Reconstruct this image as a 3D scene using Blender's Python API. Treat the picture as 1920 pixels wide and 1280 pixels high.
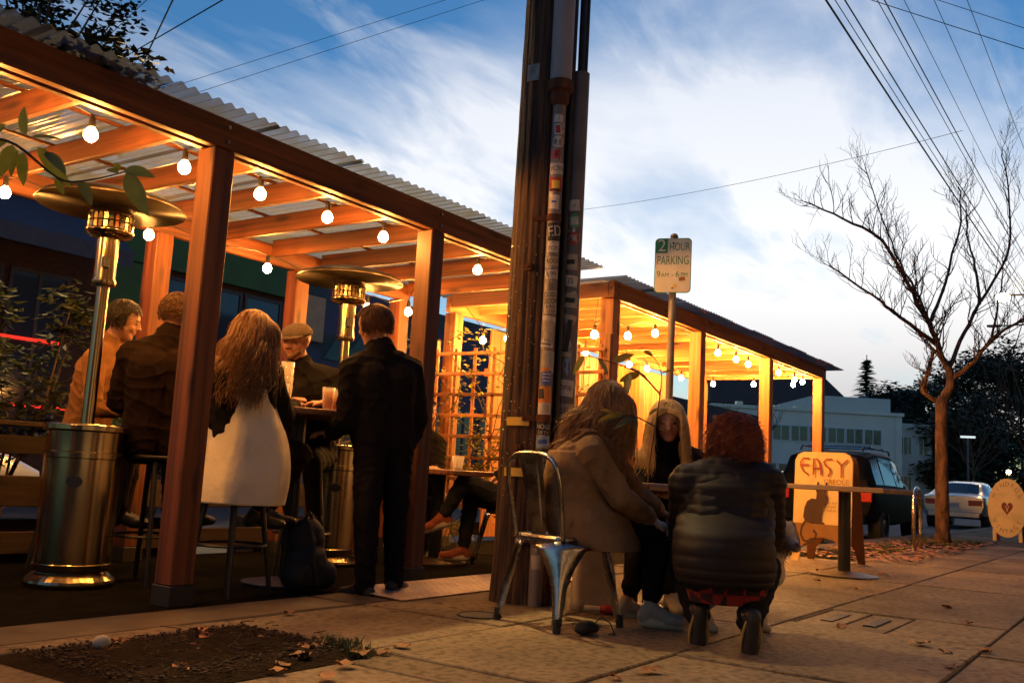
import bpy, bmesh, math, random
import numpy as np
from mathutils import Vector, Matrix, Euler
R = math.radians
random.seed(11); np.random.seed(11)
for o in list(bpy.data.objects): bpy.data.objects.remove(o)
scene = bpy.context.scene
col = scene.collection

# ------------------------------------------------------------------ camera
cam_d = bpy.data.cameras.new('camera'); cam = bpy.data.objects.new('camera', cam_d); col.objects.link(cam)
cam_d.sensor_width = 36.0; cam_d.lens = 33.61; cam_d.clip_start = 0.05; cam_d.clip_end = 2000
MW = Matrix(((0.55677, -0.14376, -0.81813), (-0.82885, -0.03116, -0.5586), (0.05481, 0.98912, -0.1365)))
cam.matrix_world = Matrix.Translation((0, 0, 0.75)) @ MW.to_4x4()
scene.camera = cam

# ------------------------------------------------------------------ world: dusk sky with streaked clouds
SUN_AZ = R(-62)      # heading of the set sun, low over the far end of the street
world = bpy.data.worlds.new('World'); scene.world = world; world.use_nodes = True
nt = world.node_tree; N = nt.nodes; L = nt.links; N.clear()
out = N.new('ShaderNodeOutputWorld'); bg = N.new('ShaderNodeBackground'); bg.inputs['Strength'].default_value = 0.12
sky = N.new('ShaderNodeTexSky'); sky.sky_type = 'NISHITA'; sky.sun_disc = False
sky.sun_elevation = R(3.2); sky.sun_rotation = R(72); sky.air_density = 1.0; sky.dust_density = 0.1; sky.ozone_density = 3.0
tc = N.new('ShaderNodeTexCoord')
sep = N.new('ShaderNodeSeparateXYZ'); L.new(tc.outputs['Generated'], sep.inputs[0])
zz = N.new('ShaderNodeMath'); zz.operation = 'MAXIMUM'; zz.inputs[1].default_value = 0.0; L.new(sep.outputs['Z'], zz.inputs[0])
za = N.new('ShaderNodeMath'); za.operation = 'ADD'; za.inputs[1].default_value = 0.16; L.new(zz.outputs[0], za.inputs[0])
dv = N.new('ShaderNodeVectorMath'); dv.operation = 'DIVIDE'; L.new(tc.outputs['Generated'], dv.inputs[0])
cmb = N.new('ShaderNodeCombineXYZ'); 
for i in range(3): L.new(za.outputs[0], cmb.inputs[i])
L.new(cmb.outputs[0], dv.inputs[1])
def cloud_layer(scale, rot, loc, sc, detail, lo, hi, rough=0.55, dist=0.6):
    mp = N.new('ShaderNodeMapping'); mp.inputs['Rotation'].default_value = (0, 0, R(rot)); mp.inputs['Location'].default_value = loc
    mp.inputs['Scale'].default_value = (scale[0], scale[1], 0.0); L.new(dv.outputs[0], mp.inputs['Vector'])
    no = N.new('ShaderNodeTexNoise'); no.inputs['Scale'].default_value = sc; no.inputs['Detail'].default_value = detail
    no.inputs['Roughness'].default_value = rough; no.inputs['Distortion'].default_value = dist; L.new(mp.outputs[0], no.inputs['Vector'])
    rm = N.new('ShaderNodeMapRange'); rm.interpolation_type = 'SMOOTHSTEP'; rm.inputs['From Min'].default_value = lo; rm.inputs['From Max'].default_value = hi
    L.new(no.outputs['Fac'], rm.inputs['Value']); return rm.outputs[0]
c1 = cloud_layer((0.55, 0.95), -24, (7.3, 3.9, 0), 0.95, 9, 0.40, 0.62, 0.52, 0.4)
c2 = cloud_layer((0.6, 1.5), -30, (3.1, 0.4, 0), 2.3, 8, 0.42, 0.72, 0.58, 0.5)
# the cloud bank is thickest towards the afterglow
vd = N.new('ShaderNodeVectorMath'); vd.operation = 'DOT_PRODUCT'; L.new(tc.outputs['Generated'], vd.inputs[0]); vd.inputs[1].default_value = (0.90, 0.39, 0.19)
bi = N.new('ShaderNodeMapRange'); bi.interpolation_type = 'SMOOTHSTEP'; bi.inputs['From Min'].default_value = 0.88; bi.inputs['From Max'].default_value = 0.995; bi.inputs['To Min'].default_value = -0.30; bi.inputs['To Max'].default_value = 0.24; L.new(vd.outputs['Value'], bi.inputs['Value'])
m2 = N.new('ShaderNodeMath'); m2.operation = 'MULTIPLY_ADD'; L.new(c1, m2.inputs[0]); m2.inputs[1].default_value = 0.85; L.new(bi.outputs[0], m2.inputs[2])
mul = N.new('ShaderNodeMath'); mul.operation = 'MULTIPLY_ADD'; L.new(c2, mul.inputs[0]); mul.inputs[1].default_value = 0.55; L.new(m2.outputs[0], mul.inputs[2]); mul.use_clamp = True
# overhead the veil thins out, near the horizon it thickens
el = N.new('ShaderNodeMapRange'); el.inputs['From Min'].default_value = 0.15; el.inputs['From Max'].default_value = 0.75
el.inputs['To Min'].default_value = 1.0; el.inputs['To Max'].default_value = 0.25; L.new(zz.outputs[0], el.inputs['Value'])
cf = N.new('ShaderNodeMath'); cf.operation = 'MULTIPLY'; L.new(mul.outputs[0], cf.inputs[0]); L.new(el.outputs[0], cf.inputs[1])
# cloud brightness falls away from the set sun
cb = N.new('ShaderNodeMapRange'); cb.interpolation_type = 'SMOOTHSTEP'; cb.inputs['From Min'].default_value = 0.55; cb.inputs['From Max'].default_value = 0.98
cb.inputs['To Min'].default_value = 1.8; cb.inputs['To Max'].default_value = 7.4; L.new(vd.outputs['Value'], cb.inputs['Value'])
cz = N.new('ShaderNodeMapRange'); cz.interpolation_type = 'SMOOTHSTEP'; cz.inputs['From Min'].default_value = 0.02; cz.inputs['From Max'].default_value = 0.24; cz.inputs['To Min'].default_value = 0.48; cz.inputs['To Max'].default_value = 1.0; L.new(zz.outputs[0], cz.inputs['Value'])
cbz = N.new('ShaderNodeMath'); cbz.operation = 'MULTIPLY'; L.new(cb.outputs[0], cbz.inputs[0]); L.new(cz.outputs[0], cbz.inputs[1])      # grey bases low down, where the banks are seen edge-on
cc = N.new('ShaderNodeVectorMath'); cc.operation = 'SCALE'; cc.inputs[0].default_value = (1.0, 0.985, 0.985); L.new(cbz.outputs[0], cc.inputs['Scale'])
# blue of the clear sky: the Nishita colour, deepened
hs = N.new('ShaderNodeVectorMath'); hs.operation = 'MULTIPLY'; L.new(sky.outputs[0], hs.inputs[0]); hs.inputs[1].default_value = (1.0, 1.47, 1.80)
SKYMUL = hs
mix = N.new('ShaderNodeMix'); mix.data_type = 'RGBA'; L.new(cf.outputs[0], mix.inputs['Factor']); L.new(hs.outputs[0], mix.inputs['A']); L.new(cc.outputs[0], mix.inputs['B'])
L.new(mix.outputs['Result'], bg.inputs['Color']); L.new(bg.outputs[0], out.inputs['Surface'])

sun_d = bpy.data.lights.new('sun', 'SUN'); sun = bpy.data.objects.new('sun', sun_d); col.objects.link(sun)
sun_d.energy = 0.12; sun_d.angle = R(12); sun_d.color = (1.0, 0.82, 0.68)
sun.rotation_euler = Vector((-0.93, -0.33, -0.10)).to_track_quat('-Z', 'Y').to_euler()

vs = scene.view_settings; vs.view_transform = 'Standard'; vs.look = 'None'; vs.exposure = 0.36; vs.gamma = 1.0; vs.use_curve_mapping = False
scene.render.engine = 'CYCLES'
cy = scene.cycles; cy.use_denoising = True; cy.use_adaptive_sampling = True; cy.adaptive_threshold = 0.02
try: cy.denoiser = 'OPENIMAGEDENOISE'; cy.denoising_prefilter = 'ACCURATE'
except Exception: pass
cy.caustics_reflective = False; cy.caustics_refractive = False; cy.sample_clamp_indirect = 6.0; cy.max_bounces = 7
cy.diffuse_bounces = 3; cy.glossy_bounces = 3; cy.transparent_max_bounces = 16; cy.transmission_bounces = 4; cy.blur_glossy = 0.6

# ------------------------------------------------------------------ helpers
def tag(o, label=None, cat=None, group=None, kind=None):
    if label: o['label'] = label
    if cat: o['category'] = cat
    if group: o['group'] = group
    if kind: o['kind'] = kind
    return o
def thing(name, label, cat, loc=(0, 0, 0), rz=0.0, group=None):
    o = bpy.data.objects.new(name, None); col.objects.link(o); o.empty_display_size = 0.1
    o.location = loc; o.rotation_euler = (0, 0, rz)
    return tag(o, label, cat, group)
def V(*a): return Vector(a[0] if len(a) == 1 else a)
def frame(axis):
    axis = axis.normalized(); h = V(0, 0, 1) if abs(axis.z) < 0.9 else V(1, 0, 0)
    u = axis.cross(h).normalized(); return u, axis.cross(u).normalized()
class MB:
    def __init__(s): s.v = []; s.f = []; s.mi = []
    def add(s, vs, fs, m=0):
        n = len(s.v); s.v += [tuple(p) for p in vs]; s.f += [[i + n for i in q] for q in fs]; s.mi += [m] * len(fs); return s
    def box(s, c, d, rot=None, m=0):
        c = V(c); q = []
        for x in (-.5, .5):
            for y in (-.5, .5):
                for z in (-.5, .5):
                    p = V(x * d[0], y * d[1], z * d[2])
                    if rot is not None: p = rot @ p
                    q.append(c + p)
        return s.add(q, [(0, 1, 3, 2), (4, 6, 7, 5), (0, 4, 5, 1), (2, 3, 7, 6), (0, 2, 6, 4), (1, 5, 7, 3)], m)
    def span(s, lo, hi, m=0):
        return s.box([(a + b) / 2 for a, b in zip(lo, hi)], [b - a for a, b in zip(lo, hi)], None, m)
    def tube(s, pts, rad, n=8, cap=True, m=0, closed=False):
        pts = [V(p) for p in pts]; k = len(pts)
        if not hasattr(rad, '__len__'): rad = [rad] * k
        u = None; vs = []
        for i, p in enumerate(pts):
            a = pts[(i + 1) % k] if (i < k - 1 or closed) else p; b = pts[i - 1] if (i > 0 or closed) else p
            t = (a - b)
            t = t.normalized() if t.length > 1e-9 else V(0, 0, 1)
            if u is None: u, w = frame(t)
            else:
                u = (u - t * u.dot(t)); u = u.normalized() if u.length > 1e-6 else frame(t)[0]; w = t.cross(u)
            for j in range(n):
                a_ = 2 * math.pi * j / n; vs.append(p + (u * math.cos(a_) + w * math.sin(a_)) * rad[i])
        fs = [(i * n + j, i * n + (j + 1) % n, (i + 1) % k * n + (j + 1) % n, (i + 1) % k * n + j) for i in range(k if closed else k - 1) for j in range(n)]
        if cap and not closed: fs += [tuple(range(n))[::-1], tuple(range((k - 1) * n, k * n))]
        return s.add(vs, fs, m)
    def lathe(s, prof, c=(0, 0, 0), n=24, m=0):
        c = V(c); vs = []
        for r, z in prof:
            for j in range(n):
                a = 2 * math.pi * j / n; vs.append(c + V(r * math.cos(a), r * math.sin(a), z))
        k = len(prof)
        fs = [(i * n + j, i * n + (j + 1) % n, (i + 1) * n + (j + 1) % n, (i + 1) * n + j) for i in range(k - 1) for j in range(n)]
        if prof[0][0] > 1e-6: fs.append(tuple(range(n))[::-1])
        if prof[-1][0] > 1e-6: fs.append(tuple(range((k - 1) * n, k * n)))
        return s.add(vs, fs, m)
    def ball(s, c, r, n=10, m=0):
        if not hasattr(r, '__len__'): r = (r, r, r)
        c = V(c); vs = [c + V(0, 0, -r[2])]; h = n // 2
        for i in range(1, h):
            a = -math.pi / 2 + math.pi * i / h
            for j in range(n):
                b = 2 * math.pi * j / n; vs.append(c + V(r[0] * math.cos(a) * math.cos(b), r[1] * math.cos(a) * math.sin(b), r[2] * math.sin(a)))
        vs.append(c + V(0, 0, r[2])); fs = []
        for j in range(n): fs.append((0, 1 + (j + 1) % n, 1 + j))
        for i in range(h - 2):
            for j in range(n): fs.append((1 + i * n + j, 1 + i * n + (j + 1) % n, 1 + (i + 1) * n + (j + 1) % n, 1 + (i + 1) * n + j))
        t = len(vs) - 1; b = 1 + (h - 2) * n
        for j in range(n): fs.append((b + j, b + (j + 1) % n, t))
        return s.add(vs, fs, m)
    def prism(s, poly, O, U, W, th, m=0):
        """polygon in the plane (O,U,W), given thickness th along U x W"""
        O, U, W = V(O), V(U), V(W); nn = U.cross(W).normalized() * th; k = len(poly)
        a = [O + U * x + W * y for x, y in poly]; b = [p + nn for p in a]
        return s.add(a + b, [tuple(range(k))[::-1], tuple(range(k, 2 * k))] + [(i, (i + 1) % k, k + (i + 1) % k, k + i) for i in range(k)], m)
    def build(s, name, mats, parent=None, smooth=False, bevel=0.0):
        me = bpy.data.meshes.new(name); me.from_pydata(s.v, [], s.f)
        if not isinstance(mats, (list, tuple)): mats = [mats]
        for x in mats: me.materials.append(x)
        if len(mats) > 1: me.polygons.foreach_set('material_index', s.mi)
        if smooth: me.polygons.foreach_set('use_smooth', [True] * len(me.polygons))
        me.update()
        return link(name, me, parent, bevel)
def link(name, me, parent=None, bevel=0.0):
    o = bpy.data.objects.new(name, me); col.objects.link(o); o.parent = parent
    if bevel:
        b = o.modifiers.new('bevel', 'BEVEL'); b.width = bevel; b.segments = 1; b.limit_method = 'ANGLE'
    return o
def copy_tree(o, parent=None):
    c = o.copy(); col.objects.link(c); c.parent = parent
    for ch in o.children: copy_tree(ch, c)
    return c
def rotm(x=0, y=0, z=0): return Euler((R(x), R(y), R(z))).to_matrix()
def text_mesh(s, size=1.0, align='CENTER', shear=0, spacing=1.0):
    cu = bpy.data.curves.new('lettering', 'FONT'); cu.body = s; cu.size = size; cu.align_x = align; cu.align_y = 'CENTER'; cu.shear = shear; cu.space_character = spacing
    cu.resolution_u = 3
    o = bpy.data.objects.new('lettering', cu); col.objects.link(o)
    dg = bpy.context.evaluated_depsgraph_get(); me = bpy.data.meshes.new_from_object(o.evaluated_get(dg))
    vs = [tuple(v.co) for v in me.vertices]; fs = [tuple(p.vertices) for p in me.polygons]
    bpy.data.objects.remove(o); bpy.data.curves.remove(cu); bpy.data.meshes.remove(me)
    return vs, fs
def text_on(mb, s, size, O, U, W, squash=1.0, lift=0.0, m=0, **k):
    vs, fs = text_mesh(s, size, **k); O, U, W = V(O), V(U), V(W); n = U.cross(W).normalized()
    return mb.add([O + U * x * squash + W * y + n * lift for x, y, z in vs], fs, m)

# ------------------------------------------------------------------ materials
MATS = {}
def nodes_of(m): m.use_nodes = True; return m.node_tree, m.node_tree.nodes['Principled BSDF']
def mat(name, color, rough=0.6, metal=0.0, var=0.0, scale=6.0, stretch=(1, 1, 1), bump=0.0, bscale=None, dark=None, coat=0.0, spec=0.5, rand=0.0, detail=6, sheen=0.0, thr=(0.35, 0.68), rvar=0.0, bdist=0.01):
    if name in MATS: return MATS[name]
    m = bpy.data.materials.new(name); t, b = nodes_of(m); n = t.nodes; l = t.links
    c = (*color, 1); b.inputs['Base Color'].default_value = c; b.inputs['Roughness'].default_value = rough; b.inputs['Metallic'].default_value = metal
    b.inputs['Coat Weight'].default_value = coat; b.inputs['Specular IOR Level'].default_value = spec
    if sheen: b.inputs['Sheen Weight'].default_value = sheen
    last = None
    if var or bump or dark or rvar:
        tcn = n.new('ShaderNodeTexCoord'); mp = n.new('ShaderNodeMapping'); mp.inputs['Scale'].default_value = stretch; l.new(tcn.outputs['Object'], mp.inputs['Vector'])
        no = n.new('ShaderNodeTexNoise'); no.inputs['Scale'].default_value = scale; no.inputs['Detail'].default_value = detail; no.inputs['Roughness'].default_value = 0.6; l.new(mp.outputs[0], no.inputs['Vector'])
        if var or dark:
            rm = n.new('ShaderNodeMapRange'); rm.inputs['From Min'].default_value = thr[0]; rm.inputs['From Max'].default_value = thr[1]; l.new(no.outputs['Fac'], rm.inputs['Value'])
            mx = n.new('ShaderNodeMix'); mx.data_type = 'RGBA'; l.new(rm.outputs[0], mx.inputs['Factor'])
            dk = dark or tuple(x * (1 - var) for x in color); mx.inputs['A'].default_value = (*dk, 1); mx.inputs['B'].default_value = c
            last = mx.outputs['Result']
        if rvar:
            rr = n.new('ShaderNodeMapRange'); rr.inputs['To Min'].default_value = max(0, rough - rvar); rr.inputs['To Max'].default_value = min(1, rough + rvar); l.new(no.outputs['Fac'], rr.inputs['Value']); l.new(rr.outputs[0], b.inputs['Roughness'])
        if bump:
            n2 = no
            if bscale:
                n2 = n.new('ShaderNodeTexNoise'); n2.inputs['Scale'].default_value = bscale; n2.inputs['Detail'].default_value = 5; l.new(mp.outputs[0], n2.inputs['Vector'])
            bp = n.new('ShaderNodeBump'); bp.inputs['Strength'].default_value = bump; bp.inputs['Distance'].default_value = bdist; l.new(n2.outputs['Fac'], bp.inputs['Height']); l.new(bp.outputs[0], b.inputs['Normal'])
    if rand:
        oi = n.new('ShaderNodeObjectInfo'); rm = n.new('ShaderNodeMapRange'); rm.inputs['To Min'].default_value = 1 - rand; rm.inputs['To Max'].default_value = 1 + rand; l.new(oi.outputs['Random'], rm.inputs['Value'])
        vm = n.new('ShaderNodeVectorMath'); vm.operation = 'SCALE'; l.new(rm.outputs[0], vm.inputs['Scale'])
        if last: l.new(last, vm.inputs[0])
        else: vm.inputs[0].default_value = color
        last = vm.outputs[0]
    if last: l.new(last, b.inputs['Base Color'])
    MATS[name] = m; return m
def emit(name, color, strength):
    m = bpy.data.materials.new(name); t, b = nodes_of(m); b.inputs['Base Color'].default_value = (*color, 1)
    b.inputs['Emission Color'].default_value = (*color, 1); b.inputs['Emission Strength'].default_value = strength; return m
def clear(name, color, opacity=0.12, rough=0.05, spec=0.5, ior=1.45):
    """thin glass: transparent with a fresnel reflection"""
    m = bpy.data.materials.new(name); m.use_nodes = True; t = m.node_tree; n = t.nodes; l = t.links; n.clear()
    o = n.new('ShaderNodeOutputMaterial'); tr = n.new('ShaderNodeBsdfTransparent'); tr.inputs[0].default_value = (*color, 1)
    pb = n.new('ShaderNodeBsdfPrincipled'); pb.inputs['Base Color'].default_value = (*color, 1); pb.inputs['Roughness'].default_value = rough; pb.inputs['Specular IOR Level'].default_value = spec
    fr = n.new('ShaderNodeLayerWeight'); fr.inputs['Blend'].default_value = 0.25
    ad = n.new('ShaderNodeMath'); ad.operation = 'ADD'; ad.use_clamp = True; ad.inputs[1].default_value = opacity; l.new(fr.outputs['Facing'], ad.inputs[0])
    ml = n.new('ShaderNodeMath'); ml.operation = 'MULTIPLY'; ml.inputs[1].default_value = 0.8; l.new(fr.outputs['Facing'], ml.inputs[0]); l.new(ml.outputs[0], ad.inputs[0])
    mx = n.new('ShaderNodeMixShader'); l.new(ad.outputs[0], mx.inputs[0]); l.new(tr.outputs[0], mx.inputs[1]); l.new(pb.outputs[0], mx.inputs[2]); l.new(mx.outputs[0], o.inputs[0])
    return m
def leafmat(name, color, dark, scale=6, tl=0.45):
    m = mat(name, color, .5, dark=dark, scale=scale, rand=.15); t = m.node_tree; n = t.nodes; l = t.links; b = n['Principled BSDF']; o = [x for x in n if x.type == 'OUTPUT_MATERIAL'][0]
    tr = n.new('ShaderNodeBsdfTranslucent'); mx = n.new('ShaderNodeMixShader'); mx.inputs[0].default_value = tl
    src = b.inputs['Base Color'].links[0].from_socket; l.new(src, tr.inputs[0]); l.new(b.outputs[0], mx.inputs[1]); l.new(tr.outputs[0], mx.inputs[2]); l.new(mx.outputs[0], o.inputs['Surface']); return m
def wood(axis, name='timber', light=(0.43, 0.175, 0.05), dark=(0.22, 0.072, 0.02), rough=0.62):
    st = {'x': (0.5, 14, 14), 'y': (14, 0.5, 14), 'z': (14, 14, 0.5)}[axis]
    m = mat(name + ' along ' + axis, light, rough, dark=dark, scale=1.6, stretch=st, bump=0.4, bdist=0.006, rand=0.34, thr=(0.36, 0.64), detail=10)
    t = m.node_tree; n = t.nodes; l = t.links; b = n['Principled BSDF']; src = b.inputs['Base Color'].links[0].from_socket; tcn = n.new('ShaderNodeTexCoord')
    mp = n.new('ShaderNodeMapping'); mp.inputs['Scale'].default_value = {'x': (.8, 3, 3), 'y': (3, .8, 3), 'z': (3, 3, .8)}[axis]; l.new(tcn.outputs['Object'], mp.inputs['Vector'])
    v = n.new('ShaderNodeTexVoronoi'); v.inputs['Scale'].default_value = 2.6; l.new(mp.outputs[0], v.inputs['Vector'])
    r_ = n.new('ShaderNodeMapRange'); r_.inputs['From Min'].default_value = .07; r_.inputs['From Max'].default_value = .24; r_.inputs['To Min'].default_value = 1; r_.inputs['To Max'].default_value = 0; l.new(v.outputs['Distance'], r_.inputs['Value'])
    mx = n.new('ShaderNodeMix'); mx.data_type = 'RGBA'; mx.blend_type = 'MULTIPLY'; l.new(r_.outputs[0], mx.inputs['Factor']); l.new(src, mx.inputs['A']); mx.inputs['B'].default_value = (.28, .22, .2, 1); l.new(mx.outputs['Result'], b.inputs['Base Color'])
    return m
WX, WY, WZ = wood('x'), wood('y'), wood('z')
DK = dict(light=(0.165, 0.046, 0.010), dark=(0.05, 0.013, 0.0035)); DX, DY, DZ = [wood(q, 'dimmed red timber', **DK) for q in 'xyz']  # near pergola wood: redder, and darkened to stand for its dimmer lights
def concrete(name, light, dark):
    m = mat(name, light, .86, dark=dark, scale=1.1, bump=.35, bscale=70, rand=.28, bdist=.004, thr=(.28, .68), detail=12, spec=.25); t = m.node_tree; n = t.nodes; l = t.links; b = n['Principled BSDF']
    src = b.inputs['Base Color'].links[0].from_socket; tcn = n.new('ShaderNodeTexCoord')
    def mulby(fac, colr, src):
        mx = n.new('ShaderNodeMix'); mx.data_type = 'RGBA'; mx.blend_type = 'MULTIPLY'; l.new(fac, mx.inputs['Factor']); l.new(src, mx.inputs['A']); mx.inputs['B'].default_value = (*colr, 1); return mx.outputs['Result']
    def rng_(sock, lo, hi, inv=False):
        r_ = n.new('ShaderNodeMapRange'); r_.inputs['From Min'].default_value = lo; r_.inputs['From Max'].default_value = hi
        if inv: r_.inputs['To Min'].default_value = 1; r_.inputs['To Max'].default_value = 0
        l.new(sock, r_.inputs['Value']); return r_.outputs[0]
    n1 = n.new('ShaderNodeTexNoise'); n1.inputs['Scale'].default_value = .45; n1.inputs['Detail'].default_value = 6; n1.inputs['Distortion'].default_value = .8; l.new(tcn.outputs['Object'], n1.inputs['Vector'])
    src = mulby(rng_(n1.outputs['Fac'], .48, .64), (.46, .42, .38), src)                       # damp, dirty areas
    n2 = n.new('ShaderNodeTexNoise'); n2.inputs['Scale'].default_value = 24; n2.inputs['Detail'].default_value = 8; l.new(tcn.outputs['Object'], n2.inputs['Vector'])
    src = mulby(rng_(n2.outputs['Fac'], .46, .62), (.58, .56, .54), src)                      # fine aggregate speckle
    v = n.new('ShaderNodeTexVoronoi'); v.inputs['Scale'].default_value = 3.1; v.inputs['Randomness'].default_value = 1; l.new(tcn.outputs['Object'], v.inputs['Vector'])
    src = mulby(rng_(v.outputs['Distance'], .085, .105, True), (.35, .32, .3), src)          # trodden gum
    mp = n.new('ShaderNodeMix'); mp.data_type = 'VECTOR'; mp.inputs['Factor'].default_value = .35; l.new(tcn.outputs['Object'], mp.inputs['A']); l.new(n2.outputs['Color'], mp.inputs['B'])
    v2 = n.new('ShaderNodeTexVoronoi'); v2.feature = 'DISTANCE_TO_EDGE'; v2.inputs['Scale'].default_value = .62; l.new(mp.outputs['Result'], v2.inputs['Vector'])
    src = mulby(rng_(v2.outputs['Distance'], .0, .009, True), (.35, .3, .27), src)           # hairline cracks
    l.new(src, b.inputs['Base Color']); return m
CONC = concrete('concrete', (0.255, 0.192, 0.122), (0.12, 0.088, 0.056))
KERBM = mat('kerb concrete', (0.10, 0.07, 0.045), 0.85, dark=(0.04, 0.027, 0.017), scale=2.6, bump=0.4, bscale=50, rand=0.1, bdist=0.005)  # kerb colour darkened to carry the shadow that falls along it
ASPH = mat('asphalt', (0.065, 0.065, 0.068), 0.8, dark=(0.035, 0.035, 0.037), scale=3, bump=0.5, bscale=120, bdist=0.006)
SOIL = mat('soil', (0.022, 0.011, 0.006), 0.95, dark=(0.007, 0.004, 0.002), scale=14, bump=0.9, bscale=45, bdist=0.03, spec=0.1)  # soil colour darkened to stand for the dim light over the near bed
BLACKM = mat('black painted metal', (0.012, 0.012, 0.013), 0.42, spec=0.4, var=0.3, scale=9)
STEEL = mat('galvanised steel', (0.55, 0.52, 0.47), 0.27, 1.0, var=0.45, scale=7, bump=0.05, bscale=30, rvar=0.1)
STAIN = mat('stainless steel', (0.40, 0.32, 0.19), 0.2, 1.0, var=0.25, scale=4, stretch=(1, 1, 0.1), rvar=0.08)
DARKST = mat('sooty steel', (0.10, 0.075, 0.055), 0.42, 0.9, var=0.4, scale=6)
RUBBER = mat('rubber', (0.015, 0.015, 0.015), 0.7)
TURF = mat('dark carpet', (0.011, 0.010, 0.006), 0.98, dark=(0.005, 0.0045, 0.003), scale=9, bump=0.8, bscale=180, bdist=0.01, spec=0.03)  # carpet colour darkened further to carry the shade under the pergola
CABLEM = mat('black cable', (0.012, 0.011, 0.011), 0.55)
BULB = emit('warm bulb', (1.0, 0.41, 0.08), 560.0)
BULB2 = emit('bright warm bulb', (1.0, 0.43, 0.085), 1250.0)
# ------------------------------------------------------------------ ground, road, kerb, paving
g = MB(); g.add([(-600, -600, -0.16), (900, -600, -0.16), (900, 900, -0.16), (-600, 900, -0.16)], [(0, 1, 2, 3)])
tag(g.build('ground', mat('earth', (0.05, 0.045, 0.035), 0.95, var=0.4, scale=0.4)), kind='structure')
g = MB(); g.add([(-60, 4.02, -0.13), (260, 4.02, -0.13), (260, 14.2, -0.13), (-60, 14.2, -0.13)], [(0, 1, 2, 3)])
road = tag(g.build('road', ASPH), kind='structure')
lm = mat('road paint', (0.6, 0.5, 0.12), 0.7, var=0.5, scale=8)
for yy in (9.0, 9.2):
    g = MB(); g.add([(-60, yy, -0.126), (200, yy, -0.126), (200, yy + 0.1, -0.126), (-60, yy + 0.1, -0.126)], [(0, 1, 2, 3)]); g.build('centre_line', lm, road)
g = MB(); g.span((-60, 14.2, -0.16), (200, 16.2, 0.0)); tag(g.build('far_pavement', CONC), kind='structure')
# near pavement: bedding sheet with slabs laid on it
g = MB(); g.span((-12, -1.6, -0.155), (120, 3.65, -0.012))
pav = tag(g.build('pavement', mat('bedding mortar', (0.10, 0.085, 0.07), 0.95, var=0.4, scale=12)), kind='structure')
xs = [4.05 + 1.213 * k for k in range(-5, 24)]; ys = [-1.55, -0.30, 0.77, 1.81, 2.73, 3.65]
BEDS = [(1.9, 3.09, 2.64, 3.52), (11.0, 14.9, 2.9, 3.65), (15.4, 18.6, 2.45, 3.5)]       # open soil in the paving
HATCH = (5.62, 6.44, 1.28, 1.78)
def slab(x0, x1, y0, y1):
    g_ = 0.007; z = random.uniform(-0.004, 0.003); t = [random.uniform(-0.0025, 0.0025) for _ in range(4)]
    x0 += g_; x1 -= g_; y0 += g_; y1 -= g_; b = 0.006; c = MB()
    lo = [(x0, y0, -0.06), (x1, y0, -0.06), (x1, y1, -0.06), (x0, y1, -0.06)]
    md = [(x0, y0, z - b + t[0]), (x1, y0, z - b + t[1]), (x1, y1, z - b + t[2]), (x0, y1, z - b + t[3])]
    hi = [(x0 + b, y0 + b, z + t[0]), (x1 - b, y0 + b, z + t[1]), (x1 - b, y1 - b, z + t[2]), (x0 + b, y1 - b, z + t[3])]
    fs = [(8, 9, 10, 11)] + [(i, (i + 1) % 4, 4 + (i + 1) % 4, 4 + i) for i in range(4)] + [(4 + i, 4 + (i + 1) % 4, 8 + (i + 1) % 4, 8 + i) for i in range(4)]
    c.add(lo + md + hi, fs); c.build('paving_slab', CONC, pav)
def cut(rect, holes):
    rs = [rect]
    for a0, a1, b0, b1 in holes:
        nx = []
        for x0, x1, y0, y1 in rs:
            if a1 <= x0 or a0 >= x1 or b1 <= y0 or b0 >= y1: nx.append((x0, x1, y0, y1)); continue
            if a0 > x0 + .02: nx.append((x0, a0, y0, y1))
            if a1 < x1 - .02: nx.append((a1, x1, y0, y1))
            xa, xb = max(x0, a0), min(x1, a1)
            if b0 > y0 + .02: nx.append((xa, xb, y0, b0))
            if b1 < y1 - .02: nx.append((xa, xb, b1, y1))
        rs = nx
    return rs
for i in range(len(xs) - 1):
    for j in range(len(ys) - 1):
        for r_ in cut((xs[i], xs[i + 1], ys[j], ys[j + 1]), BEDS + [HATCH]): slab(*r_)
# kerb stones between pavement and parklet
kx = -6.0
while kx < 70:
    w = random.uniform(1.7, 2.3) if kx < 20 else 6.0
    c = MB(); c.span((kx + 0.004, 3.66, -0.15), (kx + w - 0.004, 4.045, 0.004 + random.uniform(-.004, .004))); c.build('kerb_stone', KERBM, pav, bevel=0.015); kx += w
# utility hatch, valve cover
h = thing('utility_hatch', 'rectangular concrete utility hatch set flush in the pavement with two iron slots', 'hatch', (6.03, 1.53, 0))
c = MB(); c.span((-.40, -.24, -.05), (.40, .0, -.004)); c.build('lid', CONC, h, bevel=0.005)
c = MB(); c.span((-.40, .012, -.05), (.40, .24, -.002)); c.build('lid', CONC, h, bevel=0.005)
for yy in (-.12, .12):
    c = MB(); c.span((-.2, yy - .035, -.003), (.2, yy + .035, .004)); c.build('iron_plate', mat('cast iron', (0.03, 0.027, 0.026), .7, var=.4), h)
v = MB(); v.lathe([(0.0, -0.03), (0.12, -0.03), (0.12, 0.008), (0.105, 0.011), (0.10, 0.006), (0, 0.007)], (4.23, 3.0, 0), 24)
tag(v.build('valve_cover', MATS['cast iron'], smooth=False), 'small round iron valve cover in the pavement near the wooden pole', 'cover')
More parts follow.
